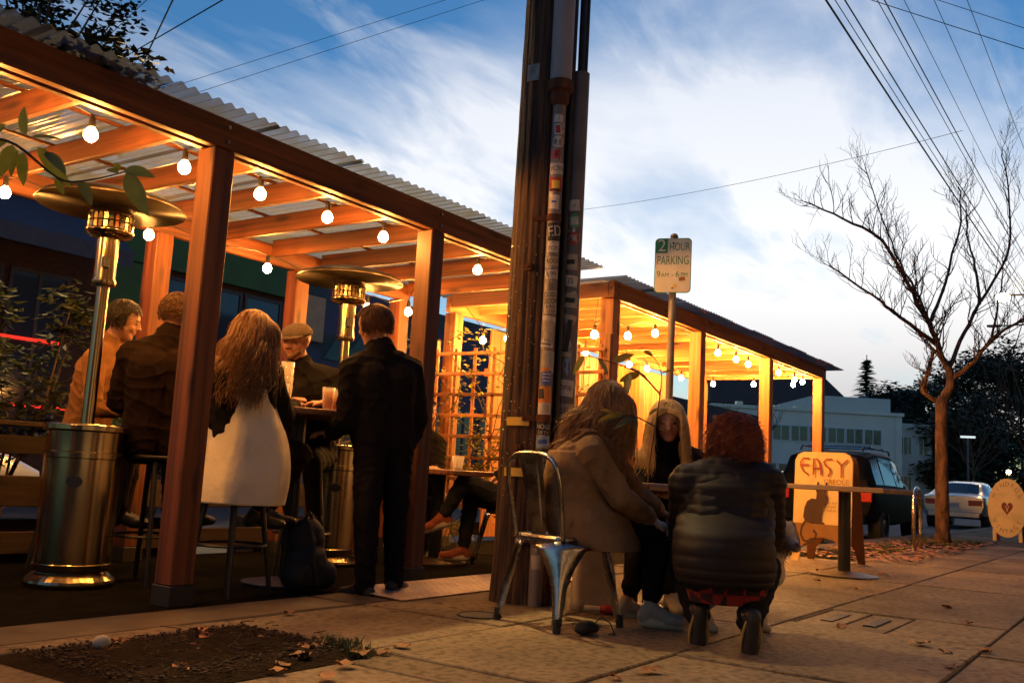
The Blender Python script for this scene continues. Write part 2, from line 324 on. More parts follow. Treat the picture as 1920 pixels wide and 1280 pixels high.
# planting beds
def bed(rect, name, seed):
    rng = random.Random(seed); x0, x1, y0, y1 = rect; nx, ny = int((x1 - x0) / .07), int((y1 - y0) / .07); m = MB(); vs = []
    for i in range(nx + 1):
        for j in range(ny + 1):
            e = min(i, nx - i, j, ny - j) / 4; h_ = min(1, e) * .03 + rng.uniform(-.008, .012) * min(1, e + .3)
            vs.append((x0 + (x1 - x0) * i / nx, y0 + (y1 - y0) * j / ny, -0.006 + h_))
    m.add(vs, [(i * (ny + 1) + j, (i + 1) * (ny + 1) + j, (i + 1) * (ny + 1) + j + 1, i * (ny + 1) + j + 1) for i in range(nx) for j in range(ny)])
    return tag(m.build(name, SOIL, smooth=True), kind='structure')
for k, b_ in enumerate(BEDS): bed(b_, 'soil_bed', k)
m = MB(); rng = random.Random(44)
for _ in range(1500):
    x, y = rng.uniform(1.96, 3.03), rng.uniform(2.70, 3.46); r = rng.uniform(.002, .0085) * rng.random() ** .5 + .0015; a = rng.uniform(0, 6.28)
    m.ball((x, y, .019 + r * .2), (r * rng.uniform(.8, 1.5), r, r * .7), 6)
for _ in range(60):
    x, y, a = rng.uniform(1.95, 3.07), rng.uniform(2.72, 3.42), rng.uniform(0, 6.28); d = V(math.cos(a), math.sin(a), rng.uniform(-.05, .12)) * rng.uniform(.03, .09); m.tube([V(x, y, .034), V(x, y, .038) + d], .0018, 4)
tag(m.build('soil_clods', mat('crumbled soil', (.06, .034, .02), .95, var=.5, scale=20)), 'crumbs of earth and twigs on the dark soil bed', 'soil', kind='stuff')
# grass tufts (nobody could count the blades)
GRASS = mat('grass', (0.085, 0.12, 0.025), 0.6, dark=(0.05, 0.055, 0.015), scale=3)
def tuft(m, x, y, r, n, h0, rng):
    for _ in range(n):
        a = rng.uniform(0, 6.283); q = r * math.sqrt(rng.random()); b = V(x + q * math.cos(a), y + q * math.sin(a), -.01); h_ = h0 * rng.uniform(.4, 1)
        d = V(rng.uniform(-1, 1), rng.uniform(-1, 1), 0) * h_ * .6; s_ = V(-math.sin(a), math.cos(a), 0) * .003
        m.add([b - s_, b + s_, b + d * .4 + V(0, 0, h_ * .7) + s_ * .6, b + d * .4 + V(0, 0, h_ * .7) - s_ * .6, b + d + V(0, 0, h_)], [(0, 1, 2, 3), (3, 2, 4)])
rng = random.Random(5); m = MB()
for _ in range(16): tuft(m, rng.uniform(2.9, 3.1), rng.uniform(2.62, 3.0), .06, 26, .06, rng)
tag(m.build('grass', GRASS), 'short green weeds growing at the edge of the soil bed', 'grass', kind='stuff')
m = MB()
for _ in range(150): tuft(m, rng.uniform(11.0, 14.8), rng.uniform(2.92, 3.6), .14, 22, .07, rng)
for _ in range(120): tuft(m, rng.uniform(15.5, 18.5), rng.uniform(2.5, 3.5), .14, 22, .09, rng)
tag(m.build('grass', GRASS), 'thin green grass in the verge around the bike rack and tree', 'grass', kind='stuff')
# fallen leaves: three shapes, copied
LEAFD = mat('dry leaf', (0.40, 0.17, 0.045), 0.7, dark=(0.20, 0.07, 0.02), scale=9, rand=0.35)
def leaf_mesh(seed, l=0.1, w=0.045):
    rng = random.Random(seed); m = MB(); top = []; bot = []; mid = []; K = 6
    for i in range(K + 1):
        t = i / K; ww = w * math.sin(math.pi * min(1, t * .92 + .06)) ** .8 * rng.uniform(.8, 1.15); z = .004 + .02 * math.sin(t * 5 + seed) ** 2
        mid.append((l * (t - .5), 0, z)); top.append((l * (t - .5) - .006, ww, z + rng.uniform(0, .022))); bot.append((l * (t - .5) - .006, -ww, z + rng.uniform(0, .018)))
    m.add(mid + top + bot, [(i, i + 1, K + 2 + i, K + 1 + i) for i in range(K)] + [(2 * K + 2 + i, 2 * K + 3 + i, i + 1, i) for i in range(K)])
    me = bpy.data.meshes.new('fallen_leaf'); me.from_pydata(m.v, [], m.f); me.materials.append(LEAFD); me.polygons.foreach_set('use_smooth', [True] * len(me.polygons)); return me
LM = [leaf_mesh(s) for s in range(4)]
def fallen(x, y, s, lab, grp):
    o = link('fallen_leaf', random.choice(LM)); o.location = (x, y, .004); o.rotation_euler = (random.uniform(-.1, .1), random.uniform(-.1, .1), random.uniform(0, 6.28)); o.scale = (s * .8, s * .8, s * .55)
    tag(o, lab, 'leaf', grp)
for x, y in [(2.45, 2.95), (2.7, 3.3), (2.75, 2.8), (2.95, 2.7), (2.55, 3.15), (2.35, 3.4), (2.9, 3.1), (2.6, 2.72), (2.3, 2.9), (2.8, 3.4), (3.0, 2.85), (2.2, 3.2), (2.5, 2.68), (2.85, 2.95)]:
    fallen(x + random.uniform(-.05, .05), y + random.uniform(-.05, .05), random.uniform(.8, 1.3), 'dry brown leaf lying on the dark soil bed at lower left', 'dry leaves on the soil bed')
for x, y, s in [(2.55, 2.45, .9), (3.05, 2.62, .8), (3.6, 1.7, 1.0), (3.38, 1.75, .7), (5.35, 1.05, 1.35), (5.4, .75, 1.0), (5.6, 1.5, .9), (5.2, .9, .8), (7.3, 1.25, 1.1), (8.2, 2.4, 1), (4.75, .8, .9), (7.9, 2.0, .9), (3.45, 3.6, .9), (2.75, 2.56, 1.0), (3.2, 2.66, .9), (6.5, 1.0, .9), (9.3, 2.7, 1), (5.2, 3.3, .8), (9.6, 2.2, 1.1), (6.1, 2.2, .8)]:
    fallen(x, y, s, 'single dry leaf lying on the concrete pavement', 'dry leaves scattered on the pavement')
m = MB(); rng = random.Random(9)
for _ in range(900):
    x, y = (rng.uniform(11, 18.5), rng.uniform(2.3, 3.62)); a = rng.uniform(0, 6.28); s_ = rng.uniform(.03, .06); u = V(math.cos(a), math.sin(a), rng.uniform(-.2, .3)) * s_; w = V(-math.sin(a), math.cos(a), rng.uniform(-.2, .3)) * s_ * .6; p = V(x, y, .035)
    m.add([p - u, p + w, p + u, p - w], [(0, 1, 2, 3)])
tag(m.build('leaf_litter', LEAFD), 'reddish brown leaf litter on the verge under the bare tree', 'leaf litter', kind='stuff')
pb = MB(); pb.ball((2.27, 3.36, .03), (.036, .03, .028), 10); tag(pb.build('pebble', mat('pale stone', (.5, .47, .36), .8, var=.2), smooth=True), 'pale round pebble on the dark soil bed', 'pebble')

# parklet floor and ramp plate
c = MB(); c.span((-1.0, 4.05, -0.14), (7.3, 6.25, -0.004)); tag(c.build('parklet_floor', TURF), kind='structure')
c = MB(); c.span((7.35, 4.05, -0.14), (14.7, 6.25, -0.004)); tag(c.build('parklet_floor', TURF), kind='structure')
rp = MB(); rp.add([(4.28, 3.57, .010), (6.3, 3.57, .010), (6.3, 4.03, .030), (4.28, 4.03, .030), (4.28, 3.57, .006), (6.3, 3.57, .006), (6.3, 4.03, .026), (4.28, 4.03, .026)], [(0, 1, 2, 3), (7, 6, 5, 4), (0, 4, 5, 1), (1, 5, 6, 2), (2, 6, 7, 3), (3, 7, 4, 0)])
for i in range(62):
    for j in range(12):
        x = 4.30 + i * .0325; y = 3.585 + j * .038; z = .0112 + (y - 3.57) / .46 * .02; s_ = 1 if (i + j) % 2 else -1
        u = V(.011, .006 * s_, .0003 * s_); w = V(-.0025 * s_, .005, .0002); p = V(x, y, z); rp.add([p - u, p - w, p + u, p + w, p + V(0, 0, .004)], [(0, 1, 4), (1, 2, 4), (2, 3, 4), (3, 0, 4)])
tag(rp.build('ramp_plate', mat('worn tread plate', (.42, .33, .29), .5, .55, var=.3, scale=5)), 'diamond tread metal ramp plate bridging the kerb beside the wooden pole', 'ramp')

# ------------------------------------------------------------------ pergolas
def timber(parent, name, lo, hi, axis, dark=False):
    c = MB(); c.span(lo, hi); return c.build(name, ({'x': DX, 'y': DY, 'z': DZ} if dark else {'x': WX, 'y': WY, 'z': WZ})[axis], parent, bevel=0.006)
def polycarb():
    m = bpy.data.materials.new('corrugated roofing'); m.use_nodes = True; t = m.node_tree; n = t.nodes; l = t.links; n.clear()
    o = n.new('ShaderNodeOutputMaterial'); tr = n.new('ShaderNodeBsdfTransparent'); tr.inputs[0].default_value = (.5, .54, .6, 1)
    pb = n.new('ShaderNodeBsdfPrincipled'); pb.inputs['Base Color'].default_value = (.15, .14, .135, 1); pb.inputs['Roughness'].default_value = .22; pb.inputs['Metallic'].default_value = .15
    tl = n.new('ShaderNodeBsdfTranslucent'); tl.inputs[0].default_value = (.20, .21, .22, 1)
    no = n.new('ShaderNodeTexNoise'); no.inputs['Scale'].default_value = 5; no.inputs['Detail'].default_value = 8; tcn = n.new('ShaderNodeTexCoord'); l.new(tcn.outputs['Object'], no.inputs['Vector'])
    rm = n.new('ShaderNodeMapRange'); rm.inputs['From Min'].default_value = .3; rm.inputs['From Max'].default_value = .7; rm.inputs['To Min'].default_value = .62; rm.inputs['To Max'].default_value = .95; l.new(no.outputs['Fac'], rm.inputs['Value'])
    m1 = n.new('ShaderNodeMixShader'); m1.inputs[0].default_value = .42; l.new(pb.outputs[0], m1.inputs[1]); l.new(tl.outputs[0], m1.inputs[2])
    m2_ = n.new('ShaderNodeMixShader'); l.new(rm.outputs[0], m2_.inputs[0]); l.new(tr.outputs[0], m2_.inputs[1]); l.new(m1.outputs[0], m2_.inputs[2]); l.new(m2_.outputs[0], o.inputs[0]); return m
ROOF = polycarb()
def roof_sheet(parent, x0, x1, y0, y1, z0, z1, lift):
    per = .076; amp = .011; k = max(8, int((x1 - x0) / per * 8)); m = MB(); vs = []; ny = 6
    for i in range(k + 1):
        x = x0 + (x1 - x0) * i / k; dz = amp * math.sin(2 * math.pi * x / per) + lift
        for j in range(ny + 1):
            t = j / ny; vs.append((x, y0 + (y1 - y0) * t, z0 + (z1 - z0) * t + dz))
    m.add(vs, [(i * (ny + 1) + j, (i + 1) * (ny + 1) + j, (i + 1) * (ny + 1) + j + 1, i * (ny + 1) + j + 1) for i in range(k) for j in range(ny)])
    return m.build('roof_sheet', ROOF, parent, smooth=True)
FOOT = mat('chipped black paint', (.02, .017, .015), .6, dark=(.16, .12, .08), scale=9, thr=(.28, .38))
def pergola(label, x0, x1, fposts, bposts, rafters, zb, roofx, dark):
    p = thing('pergola', label, 'pergola', ((x0 + x1) / 2, 5.08, 0)); off = V(p.location)
    def T(name, lo, hi, ax): return timber(p, name, V(lo) - off, V(hi) - off, ax, dark)
    for x in fposts:
        q = T('post', (x - .075, 4.11, .10), (x + .065, 4.245, zb - .001), 'z')
        c = MB(); c.span(V(x - .082, 4.104, -.004) - off, V(x + .072, 4.252, .10) - off); c.build('footing', FOOT, q, bevel=.004)
    for x in bposts:
        q = T('post', (x - .07, 5.96, .10), (x + .07, 6.10, zb - .001 - .04), 'z')
        c = MB(); c.span(V(x - .077, 5.954, -.004) - off, V(x + .077, 6.106, .10) - off); c.build('footing', FOOT, q, bevel=.004)
    for x in fposts:
        for dz in (.04, .12):
            c = MB(); c.tube([V(x - .005, 4.10, zb + dz) - off, V(x - .005, 4.088, zb + dz) - off], .011, 6); c.build('bolt', STEEL, p)
    T('front_beam', (x0, 4.10, zb), (x1, 4.16, zb + .165), 'x'); T('front_beam', (x0 + .02, 4.196, zb + .002), (x1 - .02, 4.248, zb + .15), 'x')
    T('back_beam', (x0, 5.99, zb - .04), (x1, 6.05, zb + .12), 'x')
    T('end_beam', (x0 + .003, 4.161, zb + .004), (x0 + .05, 5.988, zb + .148), 'y'); T('end_beam', (x1 - .05, 4.161, zb + .004), (x1 - .003, 5.988, zb + .148), 'y')
    for x in rafters: T('rafter', (x - .022, 4.25, zb + .012), (x + .022, 5.988, zb + .15), 'y')
    for y in (4.75, 5.45): T('purlin', (x0 + .06, y - .02, zb + .151), (x1 - .06, y + .02, zb + .166), 'x')
    a = roofx[0]; i = 0
    while a < roofx[1] - .2:
        b = min(a + .66, roofx[1]); s_ = roof_sheet(p, a - off.x, b + .03 - off.x, 3.95 - off.y + random.uniform(-.015, .015), 6.28 - off.y, zb + .180, zb + .172, .004 * (i % 2)); a = b; i += 1
    return p
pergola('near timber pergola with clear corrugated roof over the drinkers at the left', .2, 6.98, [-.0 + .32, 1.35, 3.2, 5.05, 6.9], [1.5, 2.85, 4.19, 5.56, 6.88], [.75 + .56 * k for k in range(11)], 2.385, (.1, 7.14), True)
pergola('far timber pergola with corrugated roof behind the parking sign', 7.62, 14.36, [7.71, 9.74, 11.97, 14.27], [7.75, 9.9, 12.0, 14.27], [8.15 + .57 * k for k in range(11)], 2.395, (7.55, 14.72), False)

# ------------------------------------------------------------------ string lights
def globe(mt):
    m = MB(); m.lathe([(0.0, -.078), (.012, -.076), (.024, -.068), (.032, -.054), (.034, -.042), (.031, -.028), (.022, -.014), (.014, -.004), (0, 0)], n=14)
    me = bpy.data.meshes.new('bulb'); me.from_pydata(m.v, [], m.f); me.materials.append(mt); me.polygons.foreach_set('use_smooth', [True] * len(me.polygons)); return me
GL = globe(BULB); GLB = globe(BULB2); sm = MB(); sm.lathe([(0.0, .055), (.008, .055), (.016, .045), (.017, .0), (.014, -.006), (0, -.006)], n=10)
SOCK = bpy.data.meshes.new('socket'); SOCK.from_pydata(sm.v, [], sm.f); SOCK.materials.append(BLACKM)
def light_string(label, pts, ends, hz, group=None, gl=None):
    s_ = thing('string_light', label, 'string lights', pts[len(pts) // 2], 0, group); off = V(s_.location); path = [V(ends[0])]
    for i, q in enumerate(pts):
        q = V(q); t = q + V(0, 0, .10)
        path += [t + (V(pts[i - 1]) - q) * .12 + V(0, 0, .012) if i else t + (V(ends[0]) - q) * .12, t]
        nx = V(pts[i + 1]) if i < len(pts) - 1 else V(ends[1]); path += [t + (nx - q) * .12 + V(0, 0, .012)]
        if i < len(pts) - 1: path.append((t + nx + V(0, 0, .1)) / 2 + V(0, 0, hz))
        o = link('bulb', gl or GL, s_); o.location = q - off + V(0, 0, .04); o = link('socket', SOCK, s_); o.location = q - off + V(0, 0, .042)
    path.append(V(ends[1])); m = MB(); m.tube([p - off for p in path], .004, 5); m.build('cable', CABLEM, s_)
light_string('festoon bulbs along the front beam of the near pergola', [(x, 4.40, 2.315) for x in (.95, 1.5, 2.05, 2.6, 3.16, 3.7, 4.26, 4.8, 5.36, 5.91, 6.45)], [(.3, 4.3, 2.45), (6.92, 4.3, 2.5)], .05)
light_string('festoon bulbs along the street side of the near pergola', [(1.9, 5.7, 2.26), (2.87, 5.7, 2.25), (3.87, 5.7, 2.23), (4.93, 5.7, 2.22), (6.08, 5.7, 2.11), (6.63, 5.7, 2.17)], [(.9, 5.9, 2.45), (6.92, 5.9, 2.45)], -.03)
light_string('festoon bulbs along the front beam of the far pergola', [(7.82, 4.4, 2.09), (8.5, 4.4, 2.18), (9.12, 4.4, 2.3), (10.24, 4.4, 2.31), (10.87, 4.4, 2.33), (11.47, 4.4, 2.33), (11.9, 4.4, 2.32), (12.55, 4.4, 2.35), (13.1, 4.4, 2.35), (13.82, 4.4, 2.33), (14.19, 4.4, 2.34), (14.1, 4.51, 2.29), (14.1, 5.12, 2.3)], [(7.7, 4.3, 2.5), (14.15, 5.8, 2.5)], .03, None, GLB)
light_string('festoon bulbs along the street side of the far pergola', [(7.27 + .55, 5.7, 2.08), (7.9, 5.45, 2.10), (9.93, 5.7, 2.23), (11.08, 5.7, 2.24), (11.6, 5.7, 2.25), (12.72, 5.7, 2.25), (13.92, 5.7, 2.29)], [(7.72, 5.9, 2.45), (14.2, 5.9, 2.5)], .0, None, GLB)
# ------------------------------------------------------------------ buildings
BRICK = mat('dark brick', (.06, .025, .018), .85, dark=(.025, .012, .009), scale=6, stretch=(1, 1, 4))
GREENP = mat('green paint', (.02, .11, .022), .55, var=.3, scale=2)
GLASSB = mat('dark window glass', (.02, .028, .05), .06, spec=.8)
FRAMEW = mat('white window frame', (.62, .62, .6), .6)
FRAMED = mat('dark window frame', (.03, .03, .035), .5)
def window(parent, x, z, w, h, y, depth=.08, fm=None, mull=1, gm=None, nrm=-1):
    """window in a wall facing -y at plane y (local coordinates): frame, sill, panes"""
    fm = fm or FRAMEW; f = MB(); t = .07
    f.span((x, y - .05, z), (x + t, y + .02, z + h)); f.span((x + w - t, y - .05, z), (x + w, y + .02, z + h)); f.span((x + t, y - .05, z), (x + w - t, y + .02, z + t)); f.span((x + t, y - .05, z + h - t), (x + w - t, y + .02, z + h))
    for k in range(mull): xx = x + w * (k + 1) / (mull + 1); f.span((xx - .035, y - .045, z + t), (xx + .035, y + .015, z + h - t))
    o = f.build('window', fm, parent)
    for k in range(mull + 1):
        p = MB(); a = x + w * k / (mull + 1) + .036; b = x + w * (k + 1) / (mull + 1) - .036; p.span((a, y - .025, z + t + .001), (b, y - .005, z + h - t - .001)); p.build('pane', gm or GLASSB, o)
    return o
b1 = thing('shop_building', 'dark brick shop with green fascia and blue awning across the street', 'building', (6.0, 16.2, 0))
m = MB(); m.span((-8, 0, -.16), (8.6, 9, 5.6)); m.build('wall', BRICK, b1)
m = MB(); m.span((4.2, -.14, 4.35), (8.62, -.004, 5.5)); m.build('fascia', GREENP, b1, bevel=.01)
m = MB(); m.span((4.2, -.10, 0), (5.05, -.003, 4.348)); m.build('pilaster', GREENP, b1, bevel=.01)
for k in range(3): window(b1, 5.2 + k * 1.12, 1.1, 1.06, 3.15, 0, fm=FRAMED, mull=0)
for k in range(2): window(b1, 1.2 + k * 1.2, .9, 1.1, 2.9, 0, fm=FRAMED, mull=1)
window(b1, -1.4, .9, 1.8, 2.8, 0, fm=FRAMED, mull=1)
for (x_, z_) in ((2.0, 2.55), (2.3, 1.42)):  # glowing strips added on the shop wall to stand for tail-light trails
    m = MB(); m.span((x_, -.16, z_), (x_ + 1.35, -.12, z_ + .05)); m.build('tail_light_trail', emit('red light trail', (1, .03, .015), .9), b1)
aw = MB(); aw.add([(.8, -.003, 5.0), (4.0, -.003, 5.0), (4.0, -1.1, 4.3), (.8, -1.1, 4.3), (.8, -1.1, 4.0), (4.0, -1.1, 4.0), (.8, -.003, 4.97), (4.0, -.003, 4.97)], [(0, 1, 2, 3), (3, 2, 5, 4), (0, 3, 4, 6), (1, 7, 5, 2)]); aw.build('awning', mat('grey blue canvas', (.05, .07, .12), .85, var=.3), b1)
m = MB(); m.span((-8.2, -.2, 5.6), (8.8, 9.2, 5.75)); m.build('parapet', BRICK, b1)
b2 = thing('mural_building', 'blue painted building with a faded landscape mural beyond the near pergola', 'building', (18.5, 16.4, 0))
MUR = mat('mural paint', (.05, .075, .16), .8, dark=(.025, .06, .065), scale=.7, stretch=(1, 1, 2.2), thr=(.42, .55), detail=3)
m = MB(); m.span((-3.8, 0, -.16), (7, 8, 5.0)); m.build('wall', MUR, b2)
m = MB(); m.prism([(-2.4, 3.2), (-1.9, 3.9), (-1.5, 3.5), (-.9, 4.2), (-.2, 3.4), (.4, 3.7), (1, 3.2)], (0, -.002, 0), (1, 0, 0), (0, 0, 1), .03); m.build('painted_hills', mat('teal paint', (.05, .16, .17), .8, var=.3), b2)
m = MB(); m.span((-3.2, -.12, 3.55), (-2.55, -.02, 4.6)); m.build('sign_panel', mat('tan board', (.42, .34, .22), .7, var=.2), b2)
for k in range(4): window(b2, 1.4 + k * 1.3, .9, 1.1, 1.6, 0, fm=FRAMED, mull=1)
b3 = thing('dark_building', 'dark brown low building far behind the far pergola', 'building', (52, 21, 0))
m = MB(); m.span((-22, 0, -.16), (9, 10, 5.2)); m.build('wall', mat('brown stucco', (.055, .045, .05), .9, var=.3), b3)
for k in range(9): window(b3, -20 + k * 3, 1.0, 1.6, 1.5, 0, fm=FRAMED, mull=1)
# white two-storey building, its long face square to the view
view = math.atan2(.5586, .81813)
STUC = mat('pale stucco', (.80, .73, .62), .85, var=.12, scale=.6)
wb = thing('white_building', 'long pale two storey building with a strip of windows at the street corner', 'building', (78.2, 16.5, 0), view - math.pi / 2)
m = MB(); m.span((-14.6, 0, -.2), (0, 16, 6.75)); m.build('wall', STUC, wb)
m = MB(); m.span((-14.8, -.15, 6.75), (.12, 16.1, 7.0)); m.build('parapet', STUC, wb)
m = MB(); m.span((-6.3, 1.5, 7.0), (-.3, 12, 8.2)); m.build('roof_storey', mat('grey stucco', (.62, .58, .52), .85, var=.1), wb)
m = MB(); m.span((0.0, 2.0, -.2), (3.2, 15, 6.4)); m.build('rear_wing', mat('grey stucco', (.42, .42, .42), .85), wb)
for k in range(9): window(wb, -14.3 + k * 1.42, 4.4, 1.36, 1.25, -.003, mull=1)
for k in range(4): window(wb, -13.9 + k * 1.45, 1.2, 1.36, 1.5, -.003, mull=1)
window(wb, .6, 3.9, 1.0, 1.5, 1.997, mull=2); window(wb, .6, .9, 1.0, 1.4, 1.997, mull=2); window(wb, 2.1, 3.9, .8, 1.5, 1.997, mull=1)
m = MB(); m.tube([(-.5, -.06, .3), (-.5, -.06, 6.6)], .05, 6); m.build('downpipe', STUC, wb)
for x, z in ((-12.6, 7.35), (-9.6, 7.2), (-8.0, 7.2)):
    m = MB(); m.span((x, 1.0, 7.0), (x + .5, 1.5, z)); m.build('roof_vent', STEEL, wb)
# gabled house behind, blue flat-roofed block
gb = thing('gabled_house', 'big dark gabled roof rising behind the white building', 'house', (93, 31, 0), view - math.pi / 2)
m = MB(); m.span((-6, 0, 0), (7.2, 10, 8.8)); m.build('wall', mat('dark shingle', (.06, .045, .045), .9, var=.3), gb)
m = MB(); m.add([(-7, -.5, 8.8), (7.5, -.5, 8.8), (-7, 10.5, 8.8), (7.5, 10.5, 8.8), (-6, 5, 13.0), (5.4, 5, 13.0)], [(0, 1, 5, 4), (2, 4, 5, 3), (0, 4, 2), (1, 3, 5), (0, 2, 3, 1)]); m.build('roof', mat('brown roof shingle', (.085, .05, .045), .9, var=.4, scale=3, stretch=(1, 1, 4)), gb)
bb = thing('blue_block', 'dull blue flat roofed block behind the white building', 'building', (96, 20.6, 0), view - math.pi / 2)
m = MB(); m.span((-3, 0, 0), (2.6, 8, 10.0)); m.span((.2, -.2, 10.0), (2.4, 6, 10.7)); m.build('wall', mat('blue grey render', (.10, .14, .22), .9, var=.2), bb)
# grey block at the end of the far pergola
gk = thing('grey_block', 'plain grey corner building glimpsed at the end of the far pergola', 'building', (60, 26, 0), view - math.pi / 2)
m = MB(); m.span((-9, 0, -.2), (0.2, 8, 5.4)); m.build('wall', mat('slate render', (.12, .12, .15), .9, var=.2), gk)
# the terrace the photographer stands beside (behind the camera): shuts off the sky on that side
LITW = emit('lit shop window', (1.0, .70, .34), .35)
tb = thing('terrace_building', 'row of plain shopfronts along the inner edge of the pavement', 'building', (0, -1.65, 0))
m = MB(); m.span((-16, -9, -.16), (40, 0, 7.0)); m.build('wall', mat('tan stucco', (.30, .24, .17), .9, var=.2, scale=1.5), tb)
for k in range(12):
    x = -15 + k * 4.4; f = MB(); f.span((x, .003, .5), (x + 3.2, .05, .6)); f.span((x, .003, 2.6), (x + 3.2, .05, 2.7)); f.span((x, .003, .6), (x + .1, .05, 2.6)); f.span((x + 3.1, .003, .6), (x + 3.2, .05, 2.6))
    f.span((x + 1.56, .003, .6), (x + 1.64, .045, 2.6)); f.span((x + .1, .003, 2.1), (x + 1.56, .045, 2.16)); f.span((x + 1.64, .003, 2.1), (x + 3.1, .045, 2.16))
    o = f.build('shop_window', FRAMED, tb)
    for a_, b_ in ((x + .101, x + 1.559), (x + 1.641, x + 3.099)):
        for c_, d_ in ((.601, 2.099), (2.161, 2.599)): p = MB(); p.span((a_, .004, c_), (b_, .02, d_)); p.build('pane', LITW if k in (3, 4, 5) else GLASSB, o)

# ------------------------------------------------------------------ patio heaters
def heater(label, x, y):
    h = thing('patio_heater', label, 'patio heater', (x, y, 0), 0, 'patio heaters under the near pergola')
    m = MB(); m.lathe([(0, .0), (.235, 0), (.24, .018), (.235, .035), (.215, .055), (.19, .075), (.19, .085), (0, .085)], n=40); m.build('base', STAIN, h, smooth=False, bevel=.004)
    m = MB(); m.lathe([(0, .086), (.205, .086), (.207, .12), (.203, .125), (.203, .70), (.208, .705), (.208, .735), (.203, .74), (.203, .79), (.205, .85), (0, .85)], n=48); t = m.build('tank_housing', STAIN, h, smooth=True)
    e = t.modifiers.new('e', 'EDGE_SPLIT'); e.split_angle = R(35)
    d = V(-.83, -.55, 0); u = V(.55, -.83, 0)
    m = MB(); pl = []
    for k in range(20):
        a = 2 * math.pi * k / 20; pl.append((.045 * math.cos(a), .032 * math.sin(a)))
    for (uu, zz_, sc) in ((.055, .575, 1.0), (.02, .155, .3)):
        m = MB(); m.prism([(a * sc + uu, b * sc + zz_) for a, b in pl], d * .196, u, (0, 0, 1), .011); m.build('access_hole', BLACKM, t)
    m = MB(); m.lathe([(0, .852), (.225, .852), (.23, .858), (.23, .885), (.224, .893), (.06, .898), (0, .898)], n=48); m.build('lid', STAIN, h, bevel=.002)
    m = MB(); m.lathe([(0, .899), (.036, .899), (.036, 1.70), (0, 1.70)], n=28); o = m.build('pole', STAIN, h, smooth=True); o.modifiers.new('e', 'EDGE_SPLIT').split_angle = R(40)
    m = MB(); m.lathe([(0, 1.701), (.066, 1.701), (.07, 1.71), (.07, 1.735), (.062, 1.74), (.062, 1.985), (0, 1.985)], n=28); o = m.build('control_housing', STAIN, h, smooth=True); o.modifiers.new('e', 'EDGE_SPLIT').split_angle = R(40)
    m = MB(); m.span(d * .06 + u * .025 + V(-.018, -.018, 1.80), d * .06 + u * .025 + V(.018, .018, 1.87)); m.build('control_knob', BLACKM, h, bevel=.006)
    m = MB(); m.lathe([(0, 1.986), (.085, 1.986), (.125, 2.005), (.135, 2.02), (.135, 2.028), (.128, 2.03)], n=32); m.build('burner_bowl', STAIN, h, smooth=True)
    sc = MB(); nb = 26                                  # burner screen: rings and bars with slots between
    for k in range(nb):
        a = 2 * math.pi * k / nb; a2 = a + .16
        for zz_ in (2.036, 2.082):
            sc.add([(.128 * math.cos(q), .128 * math.sin(q), z_) for q, z_ in ((a, zz_), (a2, zz_), (a2, zz_ + .036), (a, zz_ + .036))], [(0, 1, 2, 3)])
    sc.build('burner_screen', STAIN, h)
    m = MB()
    for zz_ in (2.031, 2.076, 2.122): m.lathe([(.129, zz_ - .004), (.132, zz_), (.129, zz_ + .004), (.124, zz_ + .004), (.124, zz_ - .004), (.129, zz_ - .004)], n=32)
    m.build('burner_rim', STAIN, h)
    m = MB(); m.lathe([(0, 2.03), (.085, 2.03), (.09, 2.12), (0, 2.13)], n=20); m.build('burner_core', DARKST, h)
    m = MB(); m.lathe([(.126, 2.128), (.125, 2.2), (.05, 2.21), (0, 2.21)], n=28); m.build('burner_shroud', DARKST, h, smooth=True)
    m = MB(); m.lathe([(.415, 2.168), (.42, 2.172), (.40, 2.20), (.28, 2.245), (.12, 2.27), (0, 2.275)], n=56); m.lathe([(.415, 2.168), (.395, 2.192), (.28, 2.236), (.12, 2.262), (0, 2.267)], n=56); m.build('reflector', DARKST, h, smooth=True)
    for k in range(3):
        a = k * 2.094 + .5; m = MB(); m.tube([(.11 * math.cos(a), .11 * math.sin(a), 2.2), (.13 * math.cos(a), .13 * math.sin(a), 2.258)], .006, 6); m.build('bracket', STAIN, h)
    return h
heater('tall stainless patio heater at far left, in front of the man in tan', 3.20, 5.10)
heater('tall stainless patio heater behind the bar table, beside the man in black', 5.37, 5.24)

# ------------------------------------------------------------------ utility pole
PX, PY, PR = 4.92, 3.20, .168
up = thing('utility_pole', 'weathered wooden utility pole with sticker covered conduits', 'utility pole', (PX, PY, 0))
m = MB(); vs = []; n = 96; rng = random.Random(3); zs = [0, .05, .15, .3] + [.3 + .12 * k for k in range(1, 80)]
gr = [rng.choice([0, 0, 0, .002, -.014, -.007, .003, .001]) for _ in range(n)]
kn = [(rng.uniform(0, 6.28), rng.uniform(.2, 3)) for _ in range(10)]
for z in zs:
    for j in range(n):
        a = 2 * math.pi * j / n; r = PR * (1 - .012 * z) + (.035 * max(0, .25 - z) * 2) + gr[(j + int(z * .8)) % n] * (1 if math.sin(z * 1.7 + j * 2.1) > -.6 else .2) + .006 * math.sin(3 * a + z * .9) + rng.uniform(-.0015, .0015)
        vs.append((r * math.cos(a), r * math.sin(a), z - .02))
m.add(vs, [(i * n + j, i * n + (j + 1) % n, (i + 1) * n + (j + 1) % n, (i + 1) * n + j) for i in range(len(zs) - 1) for j in range(n)])
m.build('trunk', mat('weathered pole wood', (.105, .052, .026), .9, dark=(.012, .007, .005), scale=2.4, stretch=(16, 16, .7), bump=.9, bdist=.012, detail=8, thr=(.38, .60)), up, smooth=True)
TOC = V(-.84, -.54, 0).normalized(); RGT = V(.54, -.84, 0).normalized()
c1p = RGT * .088 + TOC * .178; c2p = RGT * .215 + TOC * .035
